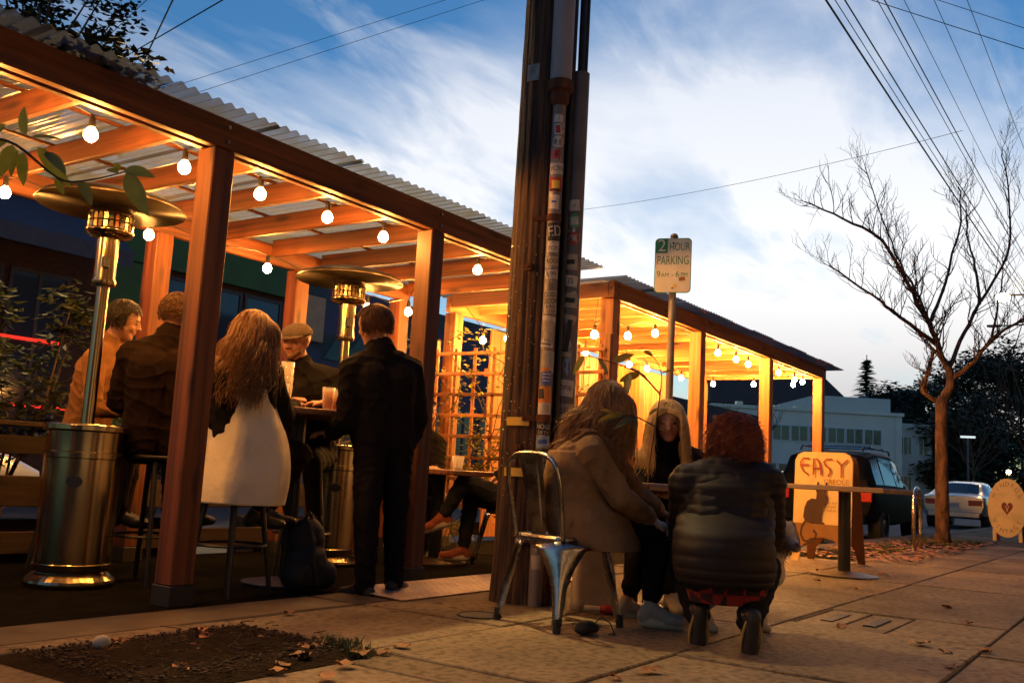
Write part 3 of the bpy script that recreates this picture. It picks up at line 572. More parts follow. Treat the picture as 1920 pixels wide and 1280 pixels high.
CONDM = mat('painted conduit', (.24, .20, .17), .5, .2, var=.35, scale=7, stretch=(1, 1, .4))
CR = .041
def pipe(pos, r, z0, z1, name, mt, parent=up): m = MB(); m.tube([(pos.x, pos.y, z0), (pos.x, pos.y, z1)], r, 24); o = m.build(name, mt, parent, smooth=True); o.modifiers.new('e', 'EDGE_SPLIT').split_angle = R(50); return o
con = pipe(c1p, CR, .0, 3.06, 'conduit', CONDM)
pipe(c1p + TOC * .004, .068, 3.16, 9.0, 'conduit_guard', mat('grey pvc guard', (.30, .28, .28), .5, var=.15, scale=4))
RUST = mat('rusty iron', (.16, .055, .022), .8, .3, dark=(.06, .022, .012), scale=12, bump=.5)
m = MB(); m.tube([(c1p.x, c1p.y, 3.02), (c1p.x, c1p.y, 3.05), (c1p.x, c1p.y, 3.10), (c1p.x, c1p.y, 3.12), (c1p.x, c1p.y, 3.18)], [.046, .058, .06, .078, .079], 24); m.build('coupling', RUST, up)
con2 = pipe(c2p, .058, .0, 3.3, 'conduit_guard', mat('dark guard', (.16, .14, .135), .55, .1, var=.3, scale=5))
pipe(c2p + TOC * -.005, .022, 3.3, 9.0, 'cable_riser', CABLEM); pipe(c2p + RGT * .03 - TOC * .03, .014, 3.2, 9.0, 'cable_riser', CABLEM)
pipe(RGT * .16 + TOC * .10, .02, .6, 9, 'cable_riser', CABLEM)
for z in (2.28, 1.06, .35):
    m = MB(); m.tube([(c1p.x, c1p.y, z), (c1p.x, c1p.y, z + .045)], .046, 20); m.box(c1p - RGT * .08 + V(0, 0, z + .022), (.10, .012, .034), Matrix.Rotation(math.atan2(RGT.y, RGT.x), 3, 'Z')); m.build('pipe_strap', RUST, up)
YEL = mat('yellow reflector tape', (.75, .48, .05), .45, var=.35, scale=20)
def wrap0(mb, poly_vs, poly_fs, C, r, ang, z, m=0):
    """wrap flat shapes (x across, y up) round the vertical cylinder at C, centred on heading ang"""
    vs = []
    for x, y, *_ in poly_vs: a = ang + x / r; vs.append((C.x + r * math.cos(a), C.y + r * math.sin(a), z + y))
    return mb.add(vs, poly_fs, m)
wrap = wrap0
def grid(w, h, k=8):
    return [(w * (i / k - .5), h * (j - .5)) for i in range(k + 1) for j in (0, 1)], [(2 * i, 2 * i + 2, 2 * i + 3, 2 * i + 1) for i in range(k)]
camang = math.atan2(TOC.y, TOC.x)
def sticker(C, r, ang, z, w, h, base, marks=(), owner=None, lab=None, disc=False):
    m = MB(); ti = random.uniform(-.13, .13); ct, st_ = math.cos(ti), math.sin(ti)
    def wrap(mb, vs_, fs_, C_, r_, an_, z_, mi=0): return wrap0(mb, [(v_[0] * ct - v_[1] * st_, v_[0] * st_ + v_[1] * ct) for v_ in vs_], fs_, C_, r_, an_, z_, mi)
    if disc:
        k = 20; m2 = [(0, 0)] + [(w / 2 * math.cos(2 * math.pi * q / k), h / 2 * math.sin(2 * math.pi * q / k)) for q in range(k)]; wrap(m, m2, [(0, 1 + q, 1 + (q + 1) % k) for q in range(k)], C, r + .0012, ang, z)
    else: wrap(m, *grid(w, h), C, r + .0012, ang, z)
    mats = [base]
    for q, (kind, val, cx, cyy, sz, colr) in enumerate(marks):
        mats.append(colr)
        if kind == 't':
            vs, fs = text_mesh(val, sz); wd = max(v_[0] for v_ in vs) - min(v_[0] for v_ in vs); k = min(1, w * .9 / wd)
            wrap(m, [(x * k + cx, y + cyy) for x, y, _ in vs], fs, C, r + .0024, ang, z, q + 1)
        else:
            g_ = grid(val, sz); wrap(m, [(x + cx, y + cyy) for x, y in g_[0]], g_[1], C, r + .0019, ang, z, q + 1)
    o = m.build('sticker', mats, owner or con); 
    if lab: o['label'] = lab
WH = mat('white vinyl', (.62, .56, .47), .6, var=.25, scale=25); CRM = mat('cream paper', (.5, .42, .30), .8, var=.35, scale=18); BLK = mat('black print', (.02, .018, .016), .6); RED = mat('red vinyl', (.45, .04, .02), .5, var=.2); BLU = mat('blue vinyl', (.05, .10, .35), .5); YEV = mat('yellow vinyl', (.7, .48, .05), .5); ORG = mat('orange vinyl', (.6, .2, .03), .5); GRN = mat('green vinyl', (.08, .3, .12), .5); SKB = mat('pale blue vinyl', (.25, .38, .5), .5, var=.3, scale=12)
A0 = camang + .05
stk = [ (2.93, .06, .05, WH, [('t', '2', 0, 0, .035, GRN)]), (2.86, .045, .07, WH, [('b', .03, 0, 0, .05, RED)]), (2.70, .055, .055, RED, [('t', '&', 0, 0, .04, BLK)]),
 (2.61, .105, .07, WH, [('t', 'WORNE', 0, 0, .05, BLK)]), (2.51, .09, .09, RED, [('b', .05, 0, 0, .05, YEV), ('b', .08, 0, -.035, .012, BLK)]), (2.40, .07, .09, WH, [('b', .03, 0, 0, .012, BLU)]),
 (2.215 - .0, .10, .115, BLK, [('t', 'ED', 0, 0, .095, WH)]), (2.12, .08, .07, WH, [('t', 'YOT', 0, -.01, .035, BLK), ('t', '**', 0, .02, .03, BLK)]), (2.03, .1, .06, CRM, [('t', 'ROUX', .01, 0, .04, BLK)]), (1.95, .09, .055, WH, [('t', '699', 0, 0, .045, BLK)]),
 (1.78, .1, .14, CRM, [('t', 'COOL', 0, .045, .04, BLK), ('t', 'DOOM', 0, .005, .045, BLK), ('t', 'KING', 0, -.03, .026, BLK), ('t', 'CLUB', 0, -.055, .022, BLK)]), (1.60, .1, .19, WH, [('b', .05, .01, .01, .11, CRM), ('b', .07, 0, -.075, .008, BLK)]),
 (1.42, .1, .13, CRM, [('b', .014, .01, .02, .07, SKB), ('b', .05, -.02, -.05, .02, ORG)]), (1.325, .07, .085, BLU, [('b', .05, 0, .02, .006, WH), ('b', .05, 0, 0, .006, WH), ('b', .04, 0, -.02, .006, WH)]), (1.22, .1, .10, ORG, [('b', .04, -.02, .01, .06, BLK)]), (1.14, .09, .07, WH, [('b', .04, .01, 0, .05, CRM)]),
 (1.04 - .0, .1, .11, BLK, [('t', 'GSAT', 0, .03, .035, WH), ('t', 'HOGE', 0, -.008, .038, WH), ('t', 'UKTV', 0, -.042, .026, WH)]), (.945, .09, .065, SKB, [('b', .06, 0, 0, .025, BLU)]), (.845, .1, .115, BLK, [('t', 'GSAT', 0, .03, .035, WH), ('t', 'HOGE', 0, -.008, .038, WH), ('t', 'UKTV', 0, -.042, .026, WH)]), (.745, .09, .075, SKB, []), (.65, .08, .09, CRM, [('b', .05, 0, -.03, .012, BLK)]),
 (.5, .07, .11, ORG, [('t', 'XOD', 0, 0, .04, BLK)]), (.25, .06, .08, CRM, [])]
for z, w, h, b, mk in stk: sticker(c1p, CR if z < 2.2 or True else CR, A0 + random.uniform(-.25, .25), z, w, h, b, mk)
sticker(c1p, CR, A0, 2.78, .075, .075, WH, [('t', 'o', 0, -.005, .06, CRM)], disc=True)
a2 = camang - .1
for z, w, h, b, mk, dsc in [(2.42, .07, .07, WH, [('t', 'v', 0, 0, .05, GRN)], False), (2.32, .08, .09, GRN, [('b', .05, 0, 0, .05, WH)], True), (2.21, .08, .08, RED, [('t', '9', 0, 0, .06, WH)], True), (2.06, .09, .1, CRM, [('b', .05, 0, 0, .03, BLK)], False), (1.94, .09, .07, WH, [('t', 'IS', 0, 0, .05, BLK)], False), (1.82, .1, .09, CRM, [('b', .06, 0, 0, .03, BLK)], False), (1.60, .1, .26, CRM, [('b', .03, .01, .0, .2, BLK)], False), (1.28, .11, .1, WH, [('t', 'OFIE', 0, 0, .04, BLK)], False), (1.14, .11, .09, CRM, [('t', '2FU', 0, 0, .05, BLK)], False), (1.0, .11, .10, WH, [], False)]:
    sticker(c2p, .058, a2 + random.uniform(-.2, .2), z, w, h, b, mk, con2, disc=dsc)
rg = random.Random(15)
for k in range(46):                                              # torn scraps of older paper under and between the stickers
    on1 = k % 2; C_, r_, own = (c1p, CR, con) if on1 else (c2p, .058, con2); z = rg.uniform(.35, 2.9 if on1 else 2.3); w = rg.uniform(.03, .085); h = rg.uniform(.03, .11); q = 9
    pts = [(0, 0)] + [(w / 2 * math.cos(6.283 * i / q) * rg.uniform(.55, 1.25), h / 2 * math.sin(6.283 * i / q) * rg.uniform(.55, 1.25)) for i in range(q)]
    m = MB(); wrap0(m, pts, [(0, 1 + i, 1 + (i + 1) % q) for i in range(q)], C_, r_ + .0006, camang + rg.uniform(-.9, .9), z); m.build('paper_scrap', rg.choice([CRM, WH, CRM, SKB, ORG, CRM]), own)
for z, an in ((1.06, camang - .42), (.76, camang - .42)):
    m = MB(); g_ = grid(.15, .05, 10); wrap(m, g_[0], g_[1], V(0, 0, 0), .178, an, z); o = m.build('reflector_tape', YEL, up)
m = MB(); g_ = grid(.09, .11, 8); wrap(m, g_[0], g_[1], V(0, 0, 0), .172, camang - .55, 3.25); m.build('pole_tag', mat('dull tag', (.3, .26, .22), .5, .4, var=.5, scale=20), up)
for z, an in ((.90, camang - .35), (2.0, camang - .3), (.40, camang - .25)):
    p = V(math.cos(an), math.sin(an), 0); m = MB(); m.tube([p * .15 + V(0, 0, z), p * .185 + V(0, 0, z)], .026, 6); m.tube([p * .17 + V(0, 0, z), p * .20 + V(0, 0, z)], .011, 6); m.build('bolt', RUST, up)
m = MB(); rng = random.Random(8)
for _ in range(110):
    an = camang + rng.uniform(-1.3, .1); z = rng.uniform(.6, 2.2); p = V(math.cos(an), math.sin(an), 0); t_ = V(-p.y, p.x, 0); q = p * .17 + V(0, 0, z); s_ = rng.uniform(.002, .006)
    m.add([q - t_ * s_, q + V(0, 0, -s_), q + t_ * s_, q + V(0, 0, s_), q + p * .006], [(0, 1, 4), (1, 2, 4), (2, 3, 4), (3, 0, 4)])
tag(m.build('staples', mat('staple metal', (.6, .5, .35), .4, .8), up), kind='stuff')

# ------------------------------------------------------------------ parking sign
ps = thing('parking_sign', 'white two hour parking sign with green lettering on a rusty steel post', 'sign', (7.12, 3.29, 0))
m = MB(); m.tube([(0, 0, 0), (0, 0, 2.76)], .03, 16); m.ball((0, 0, 2.765), (.034, .034, .03), 12); m.build('post', mat('rusty galvanised post', (.36, .27, .17), .6, .5, dark=(.14, .07, .04), scale=9, stretch=(1, 1, .3)), ps, smooth=True)
fn = V(-.955, -.30, 0).normalized(); fu = V(-fn.y, fn.x, 0) * -1; fu = V(0, 0, 1).cross(fn).normalized()
SO = fn * .034 + V(0, 0, 2.515)
def rrect(w, h, r, k=6):
    pts = []
    for sx, sy, a0 in ((1, 1, 0), (-1, 1, 90), (-1, -1, 180), (1, -1, 270)):
        for i in range(k + 1): a = R(a0 + 90 * i / k); pts.append((sx * (w / 2 - r) + r * math.cos(a), sy * (h / 2 - r) + r * math.sin(a)))
    return pts
U_, W_ = fu, V(0, 0, 1)
SIGNG = mat('sign green', (.03, .24, .11), .5, var=.2); SIGNW = mat('sign white', (.72, .66, .55), .45, var=.15, scale=9)
m = MB(); m.prism(rrect(.30, .46, .035), SO, U_, W_, .003); pl = m.build('plate', SIGNG, ps)
m = MB(); m.prism(rrect(.288, .448, .031), SO + fn * .0032, U_, W_, .0008); m.build('face', SIGNW, pl)
m = MB(); m.prism([(-.144, .224 - .031), (-.138, .214), (-.126, .221), (-.113, .224), (-.045, .224), (-.045, .105), (-.144, .105)][::-1], SO + fn * .0042, U_, W_, .0006); m.build('number_panel', SIGNG, pl)
m = MB(); text_on(m, '2', .145, SO + fn * .0058 - U_ * .093 + W_ * .163, U_, W_); m.build('lettering', SIGNW, pl)
for s_, sz, x, y, sq in (('HOUR', .095, .052, .155, .62), ('PARKING', .105, 0, .04, .60), ('9', .07, -.115, -.075, 1), ('AM', .05, -.062, -.081, .9), ('-', .06, 0, -.078, 1), ('6', .07, .04, -.075, 1), ('PM', .05, .095, -.081, .9)):
    m = MB(); text_on(m, s_, sz, SO + fn * .0048 + U_ * x + W_ * y, U_, W_, squash=sq); m.build('lettering', SIGNG, pl)
for x, y in ((.0, .19), (.0, -.19)):
    m = MB(); m.ball(SO + U_ * x + W_ * y + fn * .004, .008, 8); m.build('bolt', RUST, pl)
m = MB(); m.prism([(.02 + .017 * math.cos(k * .6), -.17 + .017 * math.sin(k * .6)) for k in range(10)], SO + fn * .0044, U_, W_, .0006); m.build('sticker', YEV, pl)
m = MB(); m.prism([(.05, -.10), (.10, -.095), (.105, -.128), (.055, -.132)], SO + fn * .0056, U_, W_, .0005); m.build('rust_mark', mat('pale rust', (.4, .18, .08), .8, var=.5, scale=60), pl)

# street lamp bracketed to the pole, high above the picture, hung out over the street: it lights the pavement and the roof edge cuts its light off near the kerb
sl = thing('street_lamp', 'street lamp on a long arm near the top of the wooden utility pole', 'street lamp', (PX, PY, 0))
ARM = [(.0, .14, 7.3), (.08, 1.0, 7.8), (.22, 2.2, 8.02), (.28, 2.95, 8.0)]
m = MB(); m.tube(ARM, .03, 8); m.build('arm', STEEL, sl, smooth=True)
m = MB(); m.lathe([(0, .12), (.08, .11), (.17, .06), (.19, 0), (.17, -.01), (.17, .0), (0, .02)], (.28, 3.0, 8.0), 20); m.build('lamp_head', STEEL, sl)
m = MB(); m.lathe([(0, -.05), (.06, -.045), (.11, -.02), (.12, .0)], (.28, 3.0, 7.99), 18); m.build('lens', emit('street lamp lens', (1.0, .70, .30), 40.0), sl, smooth=True)
ld = bpy.data.lights.new('lamp_light', 'SPOT'); ld.energy = 2900; ld.color = (1.0, .66, .26); ld.shadow_soft_size = .10; ld.spot_size = R(86); ld.spot_blend = .9
lo_ = bpy.data.objects.new('lamp_light', ld); col.objects.link(lo_); lo_.parent = sl; lo_.location = (.28, 3.0, 7.92)
# ------------------------------------------------------------------ furniture
DTOP = wood('x', 'stained table top', (.22, .09, .04), (.10, .04, .02), .4)
def bar_table(label, x, y, rz, w, d, h):
    t = thing('bar_table', label, 'table', (x, y, 0), rz)
    m = MB(); m.span((-w / 2, -d / 2, h - .04), (w / 2, d / 2, h)); m.build('tabletop', DTOP, t, bevel=.006)
    m = MB(); m.tube([(0, 0, .03), (0, 0, h - .041)], .045, 16); m.build('column', BLACKM, t)
    m = MB(); m.lathe([(0, 0), (.27, 0), (.27, .012), (.06, .035), (0, .035)], n=32); m.build('base', BLACKM, t)
    return t
bar_table('bar height table with beer glasses under the near pergola', 4.28, 4.52, R(-20), .78, .70, 1.075)
bar_table('small wooden table between the two seated women', 5.22, 2.62, R(-8), .62, .62, .735)
def cafe_table(label, x, y, rz, wx, wy, h, topm, rb):
    t = thing('cafe_table', label, 'table', (x, y, 0), rz)
    m = MB(); m.span((-wx / 2, -wy / 2, h - .045), (wx / 2, wy / 2, h)); m.build('tabletop', topm, t, bevel=.008)
    m = MB(); m.tube([(0, 0, .03), (0, 0, h - .046)], .055, 20); m.build('column', BLACKM, t)
    m = MB(); m.lathe([(0, 0), (rb, 0), (rb, .01), (.08, .04), (0, .045)], n=40); m.build('base', mat('worn base plate', (.12, .085, .06), .45, .5, var=.5, scale=8), t)
    return t
cafe_table('empty cafe table with black pedestal and round base in front of the easel sign', 9.1, 2.42, R(-6), .78, .98, .80, wood('y', 'grey table top', (.30, .20, .13), (.15, .10, .07), .5), .30)
cafe_table('low dark table with tumblers inside the parklet behind the wooden pole', 6.30, 4.95, 0, .7, .8, .755, DTOP, .26)
def bar_stool(label, x, y, rz):
    s_ = thing('bar_stool', label, 'stool', (x, y, 0), rz, 'black metal bar stools at the bar table'); h = .74
    m = MB(); m.lathe([(0, h - .03), (.15, h - .03), (.165, h - .015), (.16, h), (0, h - .004)], n=28); m.build('seat', BLACKM, s_, smooth=True)
    for a in (45, 135, 225, 315):
        u = V(math.cos(R(a)), math.sin(R(a)), 0); m = MB(); m.tube([u * .12 + V(0, 0, h - .03), u * .235 + V(0, 0, .0)], [.017, .014], 8); m.build('leg', BLACKM, s_)
    m = MB(); m.tube([V(math.cos(2 * math.pi * k / 28), math.sin(2 * math.pi * k / 28), 0) * .192 + V(0, 0, .27) for k in range(28)], .009, 6, closed=True); m.build('footrest', BLACKM, s_)
    return s_
S0 = bar_stool('bar stool under the man in the brown jacket beside the front post', 3.60, 5.02, .3)
for lab, x, y, rz in [('bar stool behind the heater under the person in tan', 3.62, 5.82, .5), ('bar stool under the woman in the white coat', 3.69, 4.36, .1), ('bar stool under the man in the flat cap', 4.78, 4.93, .8)]:
    o = copy_tree(S0); o.location = (x, y, 0); o.rotation_euler.z = rz; o['label'] = lab
# steel cafe chair: pressed seat, hoop back with a splat, four channel legs with arched skirts
def steel_chair(label, x, y, rz):
    """faces local +x"""
    ch = thing('steel_chair', label, 'chair', (x, y, 0), rz, 'pressed steel cafe chairs'); h = .45
    m = MB(); pts = rrect(.36, .36, .07, 5); k = len(pts); vs = [(a, b, h) for a, b in pts] + [(a * 1.03, b * 1.03, h - .012) for a, b in pts] + [(a * 1.02, b * 1.02, h - .035) for a, b in pts] + [(a * .86, b * .86, h + .001) for a, b in pts] + [(a * .8, b * .8, h - .006) for a, b in pts]
    fs = [(i, (i + 1) % k, k + (i + 1) % k, k + i)[::-1] for i in range(k)] + [(k + i, k + (i + 1) % k, 2 * k + (i + 1) % k, 2 * k + i)[::-1] for i in range(k)] + [(3 * k + i, 3 * k + (i + 1) % k, (i + 1) % k, i)[::-1] for i in range(k)] + [(4 * k + i, 4 * k + (i + 1) % k, 3 * k + (i + 1) % k, 3 * k + i)[::-1] for i in range(k)] + [tuple(range(4 * k, 5 * k))]
    m.add(vs, fs); m.build('seat', STEEL, ch, smooth=False, bevel=.002)
    for sx, sy in ((1, 1), (1, -1), (-1, 1), (-1, -1)):
        top = V(sx * .158, sy * .158, h - .02); bot = V(sx * .225, sy * .215, .03); dg_ = V(sx, sy, 0).normalized(); tn = V(-dg_.y, dg_.x, 0); m = MB(); vs = []; K = 9
        for i in range(K + 1):
            t = i / K; c_ = top.lerp(bot, t); w = .135 * (1 - t) ** 2.6 + .022; bulge = .03 + .012 * (1 - t)
            for q in range(-3, 4):
                e = q / 3; vs.append(c_ + tn * w * e * (1 if abs(e) < .99 else 1) - dg_ * bulge * abs(e) ** 1.6 * (1 if t > .25 else .9) + dg_ * .012 + (V(0, 0, -.03) * abs(e) if t < .05 else V(0, 0, 0)))
        m.add(vs, [(i * 7 + j, i * 7 + j + 1, (i + 1) * 7 + j + 1, (i + 1) * 7 + j) for i in range(K) for j in range(6)])
        lg = m.build('leg', STEEL, ch, smooth=True); sd = lg.modifiers.new('s', 'SOLIDIFY'); sd.thickness = .004
        m = MB(); m.tube([bot + V(0, 0, .035), bot + V(sx * .004, sy * .004, -.03)], .02, 10); m.build('foot', RUBBER, lg)
    P0 = V(-.165, .172, h - .03); top = .86; pts = []                 # hoop
    ctrl = [(-.165, .172, .43), (-.19, .182, .56), (-.222, .188, .70), (-.243, .172, .80), (-.252, .12, .846), (-.255, .04, .858)]
    ctrl = ctrl + [(a, -b, c_) for a, b, c_ in ctrl[::-1]]
    sp = []
    for i in range(len(ctrl) - 1):
        p0, p1, p2, p3 = [V(ctrl[max(0, min(len(ctrl) - 1, q))]) for q in (i - 1, i, i + 1, i + 2)]
        for t in (0, .25, .5, .75): sp.append(.5 * ((2 * p1) + (p2 - p0) * t + (2 * p0 - 5 * p1 + 4 * p2 - p3) * t * t + (3 * p1 - p0 - 3 * p2 + p3) * t ** 3))
    sp.append(V(ctrl[-1])); m = MB(); m.tube(sp, .012, 8); hp = m.build('back_hoop', STEEL, ch, smooth=True)
    m = MB(); vs = []; K = 8
    for i in range(K + 1):
        t = i / K; z = .435 + (.858 - .435) * t; xx = -.168 - .087 * t ** 1.2; w = .05 + .035 * t
        for q in (-1, -.62, -.5, .5, .62, 1): vs.append((xx - (.006 if abs(q) < .61 and .15 < t < .85 else 0), w * q, z))
    m.add(vs, [(i * 6 + j, i * 6 + j + 1, (i + 1) * 6 + j + 1, (i + 1) * 6 + j) for i in range(K) for j in range(5)]); o = m.build('back_splat', STEEL, ch); o.modifiers.new('s', 'SOLIDIFY').thickness = .004
    return ch
C0 = steel_chair('steel cafe chair with hoop back nearest the camera under the woman in tan', 4.37, 2.60, R(-14))
for lab, x, y, rz in [('steel cafe chair under the person with crossed legs behind the pole', 6.68, 4.45, R(165)), ('steel cafe chair under the blonde woman', 5.80, 2.62, R(185)), ('steel cafe chair beside the trellis under the seated drinker in black', 6.70, 5.54, R(215))]:
    o = copy_tree(C0); o.location = (x, y, 0); o.rotation_euler.z = rz; o['label'] = lab
# glasses
GL_ = clear('drinking glass', (.93, .90, .84), .10); BEER = clear('beer', (.85, .42, .06), .55, .1)
def pint(label, x, y, z, h=.15, beer=0.0, stack=1, r=.042):
    g_ = thing('pint_glass' if r < .05 else 'tumbler', label, 'glass', (x, y, z)); m = MB()
    for s_ in range(stack):
        b = s_ * .05; m.lathe([(0, b + .004), (r * .7, b), (r * .74, b + .01), (r, b + h), (r * .95, b + h), (r * .69, b + .016), (0, b + .014)], n=20)
    m.build('glass', GL_, g_, smooth=True)
    if beer:
        m = MB(); m.lathe([(0, .017), (r * .67, .017), (r * (.68 + .26 * beer), h * beer), (0, h * beer)], n=20); m.build('beer', BEER, g_, smooth=True)
    return g_
zt = 1.076
pint('full pint of amber beer on the bar table near the man in black', 4.36, 4.36, zt, beer=.82)
pint('tall stack of empty pint glasses on the bar table', 4.22, 4.60, zt, stack=4)
pint('empty pint glass in front of the stack of glasses', 4.10, 4.50, zt, beer=.12)
pint('nearly empty pint glass at the left of the bar table beside the white coat', 4.02, 4.62, zt, beer=.25)
pint('pint of dark beer at the right edge of the bar table', 4.47, 4.40, zt, beer=.7)
pint('left tumbler of water on the dark parklet table', 6.20, 5.10, .756, .11, .0, 1, .052)
pint('right tumbler on the dark parklet table nearer the pole', 6.26, 4.74, .756, .11, .0, 1, .052)
m = MB(); m.prism([(-.11, -.15), (.11, -.15), (.11, .15), (-.11, .15)], (5.12, 2.55, .7365), (1, 0, 0), (0, 1, 0), .003); tag(m.build('paper_menu', WH), 'white paper menu lying on the small wooden table', 'menu')
# bags on the ground
def blob(pts, name, mt, label, cat, vox=.012):
    m = MB()
    for c_, r in pts: m.ball(c_, r, 12)
    o = m.build(name, mt); rm = o.modifiers.new('r', 'REMESH'); rm.mode = 'VOXEL'; rm.voxel_size = vox; rm.use_smooth_shade = True; s_ = o.modifiers.new('s', 'SMOOTH'); s_.iterations = 6
    return tag(o, label, cat)
BCL = mat('black nylon', (.012, .011, .011), .75, var=.3, scale=12, bump=.4, bscale=10, bdist=.03)
bk = thing('backpack', 'black backpack slumped on the kerb at the feet of the man in black', 'backpack', (4.14, 4.22, 0))
o = blob([((0, 0, .15), (.15, .12, .15)), ((.02, .02, .29), (.12, .10, .14)), ((-.09, -.03, .1), (.1, .1, .1)), ((.1, -.05, .09), (.1, .08, .09))], 'body', BCL, None, None); o.parent = bk
m = MB(); m.tube([(-.06, -.07, .40), (-.09, -.15, .30), (-.10, -.17, .16), (-.05, -.16, .05)], .014, 6); m.build('strap', BCL, bk); m = MB(); m.tube([(-.03, 0, .41), (0, 0, .46), (.04, 0, .41)], .01, 6); m.build('handle', BCL, bk)
po = thing('camera_pouch', 'small black pouch with a cord beside the steel chair leg', 'pouch', (4.19, 2.33, 0)); o = blob([((-.035, 0, .03), (.05, .05, .03)), ((.035, 0, .03), (.055, .05, .03)), ((0, 0, .04), (.07, .045, .03))], 'body', BCL, None, None); o.parent = po
m = MB(); m.tube([(.06, 0, .04), (.09, -.03, .08), (.11, -.07, .05), (.10, -.10, .005), (.06, -.09, .005)], .003, 5); m.build('cord', BCL, po)
tb_ = thing('tote_bag', 'cream canvas tote bag standing behind the steel chair legs', 'bag', (4.97, 2.73, 0), R(-30)); m = MB(); vs = []; K = 7
for i in range(K + 1):
    t = i / K; w = .15 + .008 * math.sin(t * 5); d = .06 * (1 - .6 * t)
    for q in range(24):
        a = 2 * math.pi * q / 24; cx = math.copysign(abs(math.cos(a)) ** .5, math.cos(a)); sy = math.copysign(abs(math.sin(a)) ** .6, math.sin(a)); vs.append((w * cx * (.88 + .02 * math.sin(5 * a + t * 6)), d * sy, .34 * t + .012 * math.sin(2 * a) * t))
m.add(vs, [(i * 24 + j, i * 24 + (j + 1) % 24, (i + 1) * 24 + (j + 1) % 24, (i + 1) * 24 + j) for i in range(K) for j in range(24)] + [tuple(range(24))[::-1]]); m.build('body', mat('cream canvas', (.50, .40, .27), .9, var=.25, scale=6, bump=.4, bscale=14, bdist=.02), tb_, smooth=True)
for s_ in (-1, 1): m = MB(); m.tube([(-.07, s_ * .025, .33), (-.06, s_ * .03, .42), (0, s_ * .03, .46), (.06, s_ * .03, .42), (.07, s_ * .025, .33)], .008, 6); m.build('handle', MATS['cream canvas'], tb_)
um = thing('umbrella', 'folded red umbrella with a cream handle lying behind the steel chair', 'umbrella', (4.85, 2.62, .03), R(-60)); m = MB(); m.tube([(0, 0, 0), (.03, 0, 0), (.26, 0, 0), (.30, 0, 0)], [.02, .028, .022, .006], 10); m.build('canopy', mat('red nylon', (.35, .02, .015), .6, var=.3), um); m = MB(); m.tube([(-.09, 0, 0), (-.08, 0, 0), (0, 0, 0)], [.014, .018, .018], 10); m.build('handle', CRM, um)
# ------------------------------------------------------------------ street-side rails, planters, shrubs, trellis
RAILW = wood('x', 'dark rail board', (.045, .024, .013), (.02, .011, .007), .8)
rl = thing('parklet_rail', 'dark horizontal board rail along the street side of the near parklet', 'railing', (3, 6.22, 0))
for x in (-3.2, -1.55, .1, 1.7, 3.3, 4.25): m = MB(); m.span((x - .045, -.02, -.13), (x + .045, .07, .88)); m.build('post', RAILW, rl, bevel=.005)
for z0, z1 in ((.06, .2), (.36, .56), (.70, .82)):
    for x0, x1 in ((-3.9, -1.0), (-.99, 1.9), (1.91, 4.3)): m = MB(); m.span((x0, -.05, z0), (x1, -.021, z1)); m.build('board', RAILW, rl, bevel=.004)
m = MB(); m.span((-3.9, -.07, .881), (4.3, .09, .915)); m.build('cap_rail', RAILW, rl, bevel=.005)
def leaf_cloud(m, centers, n, size, rng, flat=.5, droop=.3):
    for _ in range(n):
        c_, r = rng.choice(centers); d = V(rng.gauss(0, 1), rng.gauss(0, 1), rng.gauss(0, 1)).normalized() * (rng.random() ** .4); p = V(c_) + V(d.x * r[0], d.y * r[1], d.z * r[2])
        a = rng.uniform(0, 6.28); u = V(math.cos(a), math.sin(a), rng.uniform(-droop - .4, droop)).normalized(); w = u.cross(V(rng.uniform(-.5, .5), rng.uniform(-.5, .5), 1)).normalized(); s_ = size * rng.uniform(.6, 1.3)
        nn = u.cross(w); q = p + u * s_ * .45
        m.add([p, q + w * s_ * flat * .5 + nn * s_ * .08, p + u * s_, q - w * s_ * flat * .5 + nn * s_ * .08], [(0, 1, 2, 3)])
FOL = leafmat('shrub leaf', (.065, .068, .018), (.03, .035, .01), 5); FOLD = mat('dark evergreen leaf', (.045, .06, .025), .6, dark=(.02, .03, .012), scale=4); FOLY = leafmat('yellow green leaf', (.22, .19, .035), (.12, .11, .022), 7, .5)
BARK = mat('shrub stem', (.10, .06, .035), .9, var=.4, scale=15)
rng = random.Random(21)
def shrub(label, x, y, h, rx, n, size, fm=FOL, pot=True, base=0):
    s_ = thing('potted_shrub', label, 'shrub', (x, y, base), 0, 'shrubs along the street side of the parklets')
    if pot: m = MB(); m.span((-.30, -.15, 0), (.30, .15, .40)); m.build('planter', RAILW, s_, bevel=.01)
    m = MB(); cs = []
    for k in range(9):
        e = V(rng.uniform(-rx, rx), rng.uniform(-.2, .2), h * rng.uniform(.6, 1)); st = V(rng.uniform(-.1, .1), 0, .35 if pot else 0); md = st.lerp(e, .5) + V(rng.uniform(-.1, .1), rng.uniform(-.1, .1), .1); m.tube([st, md, e], [.012, .008, .003], 5); cs += [(e, (.2, .16, .22)), (md, (.22, .17, .25))]
    m.build('stems', BARK, s_); m = MB(); leaf_cloud(m, cs, n, size, rng, .45); m.build('foliage', fm, s_)
for lab, x, h, rx, n, fm in [('leafy shrub behind the left heater, lowest leaves over the rail', 2.6, 1.75, .38, 1500, FOL), ('tall leafy shrub at the far left edge behind the rail', 3.4, 1.95, .4, 1700, FOL), ('shrub on the street side behind the man in the brown jacket', 4.6, 1.5, .35, 1000, FOL), ('shrub behind the man in the flat cap', 5.9, 1.62, .35, 1100, FOLY), ('shrub on the street side at the right end of the near pergola', 6.9, 1.55, .35, 1000, FOLY)]: shrub(lab, x, 6.48, h, rx, n, .10, fm, base=-.13)
tr = thing('trellis', 'timber lattice trellis closing the end of the far pergola', 'trellis', (7.56, 5.1, 0))
